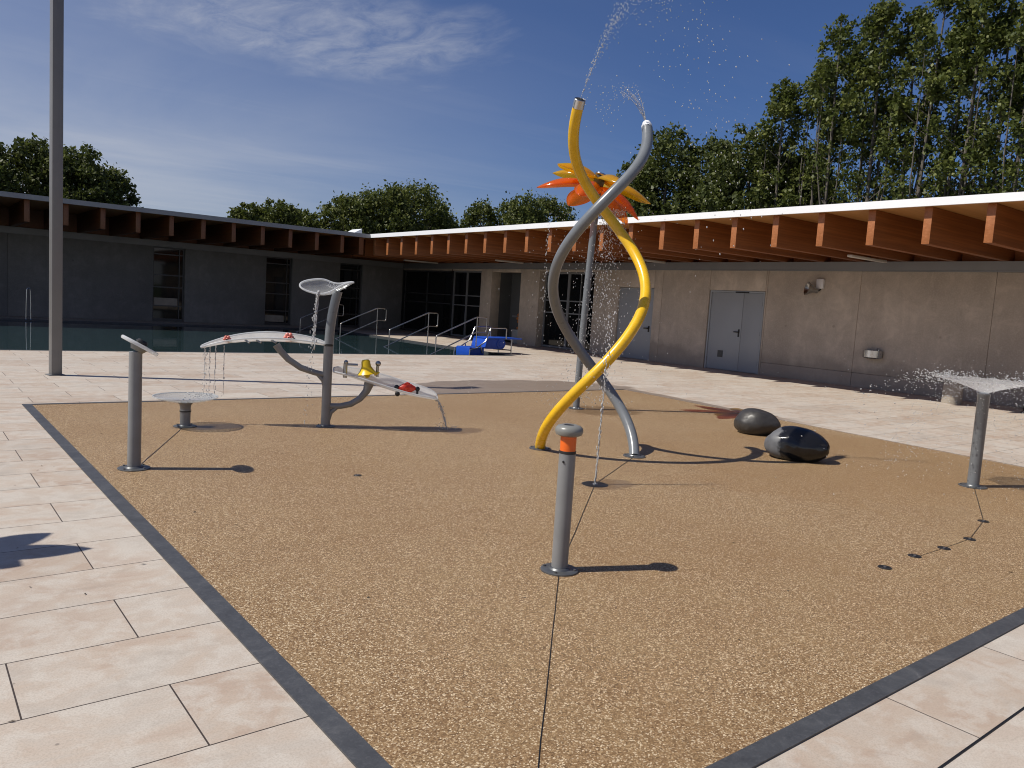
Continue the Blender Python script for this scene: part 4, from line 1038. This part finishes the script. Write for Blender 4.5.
# ------------------------------------------------------------------ trees
def quad_leaf(bm, p, s, rnd, up=.3):
    n = Vector((rnd.gauss(0, 1), rnd.gauss(0, 1), rnd.gauss(0, 1) + up)).normalized()
    u = n.cross(Vector((rnd.gauss(0, 1), rnd.gauss(0, 1), rnd.gauss(0, 1)))).normalized(); w = n.cross(u)
    k = n * (s * .18)
    a = [bm.verts.new(p + u * s), bm.verts.new(p + w * s * .62 + k), bm.verts.new(p - u * s), bm.verts.new(p - w * s * .62 + k)]
    bm.faces.new(a)
def dense_tree(x, y, top, rad, label, mat, seed, group, zlow=2.2, leaf_s=.12, nleaf=12500):
    rnd = random.Random(seed); t = thing('tree', label, 'tree', (x, y, -.06), 0, group)
    b = MB(); h = top
    b.tube([(0, 0, 0), (.05, .03, h * .3), (rnd.uniform(-.2, .2), rnd.uniform(-.2, .2), h * .62), (rnd.uniform(-.2, .2), rnd.uniform(-.2, .2), h * .9)], [.20, .16, .10, .03], 10)
    for k in range(9):
        a = rnd.uniform(0, 6.283); z0 = h * rnd.uniform(.25, .7); rr = rad * rnd.uniform(.5, .85)
        b.tube([(0, 0, z0), (math.cos(a) * rr * .5, math.sin(a) * rr * .5, z0 + rr * .35), (math.cos(a) * rr, math.sin(a) * rr, z0 + rr * .9)], [.07, .045, .015], 6)
    b.build('trunk', 'bark', t)
    b = MB(); cz = (top + zlow) / 2; hz = (top - zlow) / 2; cl = []
    nc = 120
    for k in range(nc):
        while True:
            q = Vector((rnd.uniform(-1, 1), rnd.uniform(-1, 1), rnd.uniform(-1, 1)))
            if .45 < q.length < 1: break
        e = 1 + .22 * noise.noise(q.normalized() * 2.2 + Vector((seed * 1.7, 0, 0)))
        cl.append((Vector((q.x * rad * e, q.y * rad * e, cz + q.z * hz * (1 + .06 * rnd.uniform(-1, 1)))), rad * rnd.uniform(.14, .28)))
    # spiky shoots that break the outline
    for k in range(26):
        a = rnd.uniform(0, 6.283); el = rnd.uniform(.05, 1.35); q = Vector((math.cos(a) * math.cos(el), math.sin(a) * math.cos(el), math.sin(el)))
        cl.append((Vector((q.x * rad * 1.04, q.y * rad * 1.04, cz + q.z * hz * .99)), rad * rnd.uniform(.07, .13)))
    wts = [c[1] ** 1.6 for c in cl]
    for i in range(nleaf):
        c, r = rnd.choices(cl, wts)[0]; g_ = Vector((rnd.gauss(0, .5), rnd.gauss(0, .5), rnd.gauss(0, .45)))
        quad_leaf(b.bm, c + g_ * r * 1.25, leaf_s * rnd.uniform(.6, 1.3), rnd)
    b.build('crown', mat, t, raw=True); return t
def tall_tree(x, y, top, rad, label, seed, zlow=2.5, leaf_s=.115, nleaf=5200, lean=0):
    rnd = random.Random(seed); t = thing('poplar_tree', label, 'tree', (x, y, -.06), 0, 'tall slender trees behind the right wing')
    bend = Vector((rnd.uniform(-.35, .35), rnd.uniform(-.35, .35), 0)); 
    def ax(z): k = z / top; return bend * (k * k) + Vector((0, 0, z))
    b = MB(); zs = [top * k / 10 for k in range(11)]
    b.tube([ax(z) for z in zs], [.13 * (1 - .85 * k / 10) + .012 for k in range(11)], 8)
    tips = []
    for k in range(4):        # secondary leaders
        z0 = top * rnd.uniform(.12, .4); a = rnd.uniform(0, 6.283); o = Vector((math.cos(a), math.sin(a), 0)); zl = top * rnd.uniform(.6, .95)
        pts = [ax(z0) + o * (rad * .55 * min(1, s * 2.2)) + Vector((0, 0, (zl - z0) * s)) for s in (0, .2, .5, .8, 1)]
        b.tube(pts, [.06, .05, .038, .025, .01], 6); tips += [(pts[i], pts[i + 1]) for i in range(1, 4)]
    cl = []
    for k in range(85):
        f = rnd.random() ** .75; z = zlow + (top - .3 - zlow) * f; a = rnd.uniform(0, 6.283)
        rr = rad * (.72 + .33 * min(1, f / .6) if f < .7 else 1.05 - .65 * (f - .7) / .3) * rnd.uniform(.45, 1.1)
        s = ax(z - rr * .9) if z - rr * .9 > 1 else ax(1); e = ax(z) + Vector((math.cos(a) * rr, math.sin(a) * rr, 0))
        if k % 2: b.tube([s, (s + e) / 2 + Vector((0, 0, -.08)), e], [.028, .018, .008], 5)
        dens = .22 + .78 * smoothstep(.25, .75, f)
        cl.append((e, rnd.uniform(.22, .48), dens))
        if rnd.random() < .6: cl.append(((s + e) / 2 + Vector((rnd.gauss(0, .15), rnd.gauss(0, .15), rnd.gauss(0, .2))), rnd.uniform(.2, .35), dens * .7))
    cl.append((ax(top - .2), .32, 1)); cl.append((ax(top), .18, .6))
    b.build('trunk', 'bark', t)
    b = MB(); wts = [c[1] ** 2 * c[2] for c in cl]
    for i in range(nleaf):
        c, r, _ = rnd.choices(cl, wts)[0]; quad_leaf(b.bm, c + Vector((rnd.gauss(0, .48), rnd.gauss(0, .48), rnd.gauss(0, .55))) * r, leaf_s * rnd.uniform(.6, 1.25), rnd)
    b.build('crown', 'leaf_tall', t, raw=True); return t

GL = 'round trees behind the left wing'
left = [(-1.5, 54, 9.2, 2.6, 'dense round tree behind the left roof at the far left edge'), (3.2, 52, 9.0, 2.4, 'dense round tree behind the left roof, left of the tall pole'),
        (6.4, 53, 9.2, 2.1, 'dense round tree partly hidden by the tall square pole'), (8.7, 52, 9.1, 2.1, 'dense round tree just right of the tall square pole'),
        (10.3, 53, 7.9, 1.6, 'low dense tree that ends the left tree group')]
for i, (x, y, z, r, lb) in enumerate(left): dense_tree(x, y, z, r, lb, 'leaf_dense', 20 + i, GL, leaf_s=.125)
GM = 'trees behind the inner corner of the roofs'
mid = [(18.6, 53, 7.2, 1.2, 'small pointed tree, first of the middle tree row'), (20.6, 53, 7.7, 1.8, 'small tree standing alone above the left eave'), (23.0, 54, 7.3, 1.7, 'lowest tree of the middle row, above the left eave'),
       (25.4, 52, 8.6, 2.0, 'pointed tree left of the white roof skylight'), (28.2, 52, 9.4, 2.3, 'olive green tree above the white roof skylight'), (31.6, 53, 10.4, 2.8, 'tallest olive tree above the inner roof corner'),
       (34.6, 54, 8.8, 1.6, 'small tree at the right end of the olive group'), (37.8, 53, 9.6, 2.0, 'small tree left of the orange petals, over the eave'), (41.2, 52, 10.6, 2.4, 'pale olive tree under the orange petals'), (45.2, 53, 11.0, 2.5, 'tree behind the yellow pipe above the white eave')]
for i, (x, y, z, r, lb) in enumerate(mid): dense_tree(x, y, z, r, lb, 'leaf_olive', 40 + i, GM, leaf_s=.125, nleaf=12500)
GR = 'dense trees behind the white eave'
right = [(41, 38.6, 12.3, 2.3, 'dense tree behind the crossing of the two pipes'), (40, 35.4, 13.7, 2.7, 'big dense tree just right of the grey pipe end'), (41, 32.2, 12.6, 2.3, 'dense dark tree midway along the white eave'),
         (40, 29.0, 13.0, 2.6, 'dense tree left of the tall slender trees'), (42, 26.6, 11.5, 2.0, 'dark tree at the foot of the tall slender trees')]
for i, (x, y, z, r, lb) in enumerate(right): dense_tree(x, y, z, r, lb, 'leaf_dense', 60 + i, GR, leaf_s=.135, nleaf=19000)
tall = [(39.5, 26.6, 15.0, 1.5), (40.5, 25.0, 16.0, 1.4), (39.6, 23.6, 17.7, 1.5), (40.8, 22.4, 17.6, 1.4), (39.5, 21.2, 17.9, 1.45), (40.6, 20.0, 17.5, 1.4), (39.6, 18.8, 18.0, 1.45), (40.6, 17.8, 17.2, 1.35), (39.6, 16.8, 17.6, 1.4), (40.6, 15.7, 16.9, 1.4), (39.7, 14.6, 16.9, 1.4), (40.5, 13.4, 16.4, 1.5)]
tl_ = ['first and lowest of the tall slender trees, bordering the open sky', 'second tall slender tree from the open sky, stepping up', 'third tall slender tree, where the crowns reach full height', 'fourth tall slender tree from the open sky', 'fifth tall slender tree from the open sky', 'sixth tall slender tree from the open sky',
       'seventh slender tree from the open sky, tallest of the row', 'eighth tall slender tree from the open sky', 'ninth tall slender tree from the open sky', 'slender tree second from the right picture edge', 'slender tree cut by the right picture edge', 'slender tree beyond the right picture edge']
for i, ((x, y, z, r), lb) in enumerate(zip(tall, tl_)): tall_tree(x, y, z, r, lb, 80 + i)
low = [(44, 25.2, 8.5, 2.0), (44.5, 22.4, 9.6, 2.2), (44, 19.6, 9.6, 2.1), (44.5, 17., 9.4, 2.1), (44, 14.6, 9.2, 2.1)]
ll = ['low bushy tree under the first slender trunks', 'low bushy tree behind the fourth slender trunk', 'low bushy tree behind the middle slender trunks', 'low bushy tree above the right part of the eave', 'low bushy tree at the right picture edge above the eave']
for i, ((x, y, z, r), lb) in enumerate(zip(low, ll)): dense_tree(x, y, z, r, lb, 'leaf_olive', 100 + i, 'low trees under the slender trunks', nleaf=5000, leaf_s=.12)

# ------------------------------------------------------------------ light, sky, camera
SUN_EL, SUN_AZ = R(51.1), math.atan2(-SUNV.x, -SUNV.y)     # azimuth from +Y towards +X
w = bpy.data.worlds.new('World'); SC.world = w; w.use_nodes = True; nt = w.node_tree; nt.nodes.clear()
out = N(nt, 'ShaderNodeOutputWorld'); bg = N(nt, 'ShaderNodeBackground', Strength=.060)
sky = N(nt, 'ShaderNodeTexSky', sky_type='NISHITA'); sky.sun_disc = False; sky.sun_elevation = SUN_EL; sky.sun_rotation = SUN_AZ
sky.air_density = 1.0; sky.dust_density = .5; sky.ozone_density = 4.0
tc = N(nt, 'ShaderNodeTexCoord').outputs['Generated']
sep = N(nt, 'ShaderNodeSeparateXYZ'); L(nt, tc, sep.inputs[0])
zc = math_(nt, 'MAXIMUM', sep.outputs[2], .06)
cx = math_(nt, 'DIVIDE', sep.outputs[0], zc); cy = math_(nt, 'DIVIDE', sep.outputs[1], zc)
cmb = N(nt, 'ShaderNodeCombineXYZ'); L(nt, cx, cmb.inputs[0]); L(nt, cy, cmb.inputs[1]); CP = cmb.outputs[0]
# patch of high cirrus, one thin streak, and thin veil thickening towards the sun side of the sky
def blob(cx0, cy0, rx, ry):
    a = math_(nt, 'DIVIDE', math_(nt, 'SUBTRACT', cx, cx0), rx); c = math_(nt, 'DIVIDE', math_(nt, 'SUBTRACT', cy, cy0), ry)
    return math_(nt, 'ADD', math_(nt, 'MULTIPLY', a, a), math_(nt, 'MULTIPLY', c, c))
rip = tex_noise(nt, vmap(nt, CP, (5.5, 3.2, 1), (.4, 2.2, 0)), 1.2, 8, .66, .5)
wisp = tex_noise(nt, vmap(nt, CP, (1.5, .8, 1), (1.3, .2, 0)), 1.1, 6, .6, .9)
dd = math_(nt, 'ADD', blob(1.25, 2.95, .80, .60), math_(nt, 'MULTIPLY', math_(nt, 'SUBTRACT', wisp, .5), 2.6))
patch = math_(nt, 'MULTIPLY', ramp(nt, math_(nt, 'MULTIPLY', dd, .5), [(.05, (1,) * 3), (.62, (0,) * 3)]), ramp(nt, rip, [(.34, (.10,) * 3), (.68, (1,) * 3)]))
soft = tex_noise(nt, vmap(nt, CP, (.35, .30, 1), (4, 1, 0)), 1.0, 6, .58, .6)
streak = tex_noise(nt, vmap(nt, CP, (.32, 1.5, 1), (0, 3, 0)), 1.0, 6, .55, .4)
bands = math_(nt, 'MULTIPLY', ramp(nt, streak, [(.52, (0,) * 3), (.72, (1,) * 3)]), .11)
az = ramp(nt, math_(nt, 'ADD', math_(nt, 'MULTIPLY', sep.outputs[0], .8), .2), [(.18, (1,) * 3), (.78, (0,) * 3)])
low = ramp(nt, sep.outputs[2], [(.03, (1,) * 3), (.34, (.12,) * 3)])
veil = math_(nt, 'MULTIPLY', math_(nt, 'MULTIPLY', az, low), ramp(nt, soft, [(.25, (.45,) * 3), (.7, (1,) * 3)]))
cf = math_(nt, 'ADD', math_(nt, 'ADD', math_(nt, 'MULTIPLY', patch, .34), math_(nt, 'MULTIPLY', veil, 1.2)), math_(nt, 'MULTIPLY', bands, low), True)
blue = mixc(nt, 1.0, sky.outputs[0], (.66, .79, 1.12), 'MULTIPLY')
col = mixc(nt, cf, blue, (9.0, 9.2, 9.8))
L(nt, col, bg.inputs[0]); L(nt, bg.outputs[0], out.inputs[0])

sd = bpy.data.lights.new('sun', 'SUN'); sd.energy = 4.9; sd.angle = R(.53); sd.color = (1, .945, .85)
so = bpy.data.objects.new('sun', sd); C.objects.link(so); so.rotation_euler = SUNV.to_track_quat('-Z', 'Y').to_euler(); so.location = (-20, 10, 30)

cam = bpy.data.cameras.new('camera'); co = bpy.data.objects.new('camera', cam); C.objects.link(co); SC.camera = co
cam.sensor_width = 36; cam.lens = 781.5 * 36 / 1024; cam.clip_end = 3000; cam.clip_start = .05
yaw, pitch, roll = R(38.496), R(5.806), R(-3.624)
fwd = Vector((math.sin(yaw) * math.cos(pitch), math.cos(yaw) * math.cos(pitch), -math.sin(pitch))); rt = Vector((math.cos(yaw), -math.sin(yaw), 0)); dn = fwd.cross(rt)
c_, s_ = math.cos(roll), math.sin(roll); r2 = rt * c_ + dn * s_; d2 = dn * c_ - rt * s_
mw = Matrix(((r2.x, -d2.x, -fwd.x, 0), (r2.y, -d2.y, -fwd.y, 0), (r2.z, -d2.z, -fwd.z, 1.55), (0, 0, 0, 1))); co.matrix_world = mw

SC.view_settings.view_transform = 'Standard'; SC.view_settings.look = 'None'; SC.view_settings.exposure = .08; SC.view_settings.gamma = 1
SC.cycles.use_denoising = True; SC.cycles.filter_width = 1.05
SC.cycles.max_bounces = 8; SC.cycles.transparent_max_bounces = 16; SC.cycles.caustics_reflective = False; SC.cycles.caustics_refractive = False
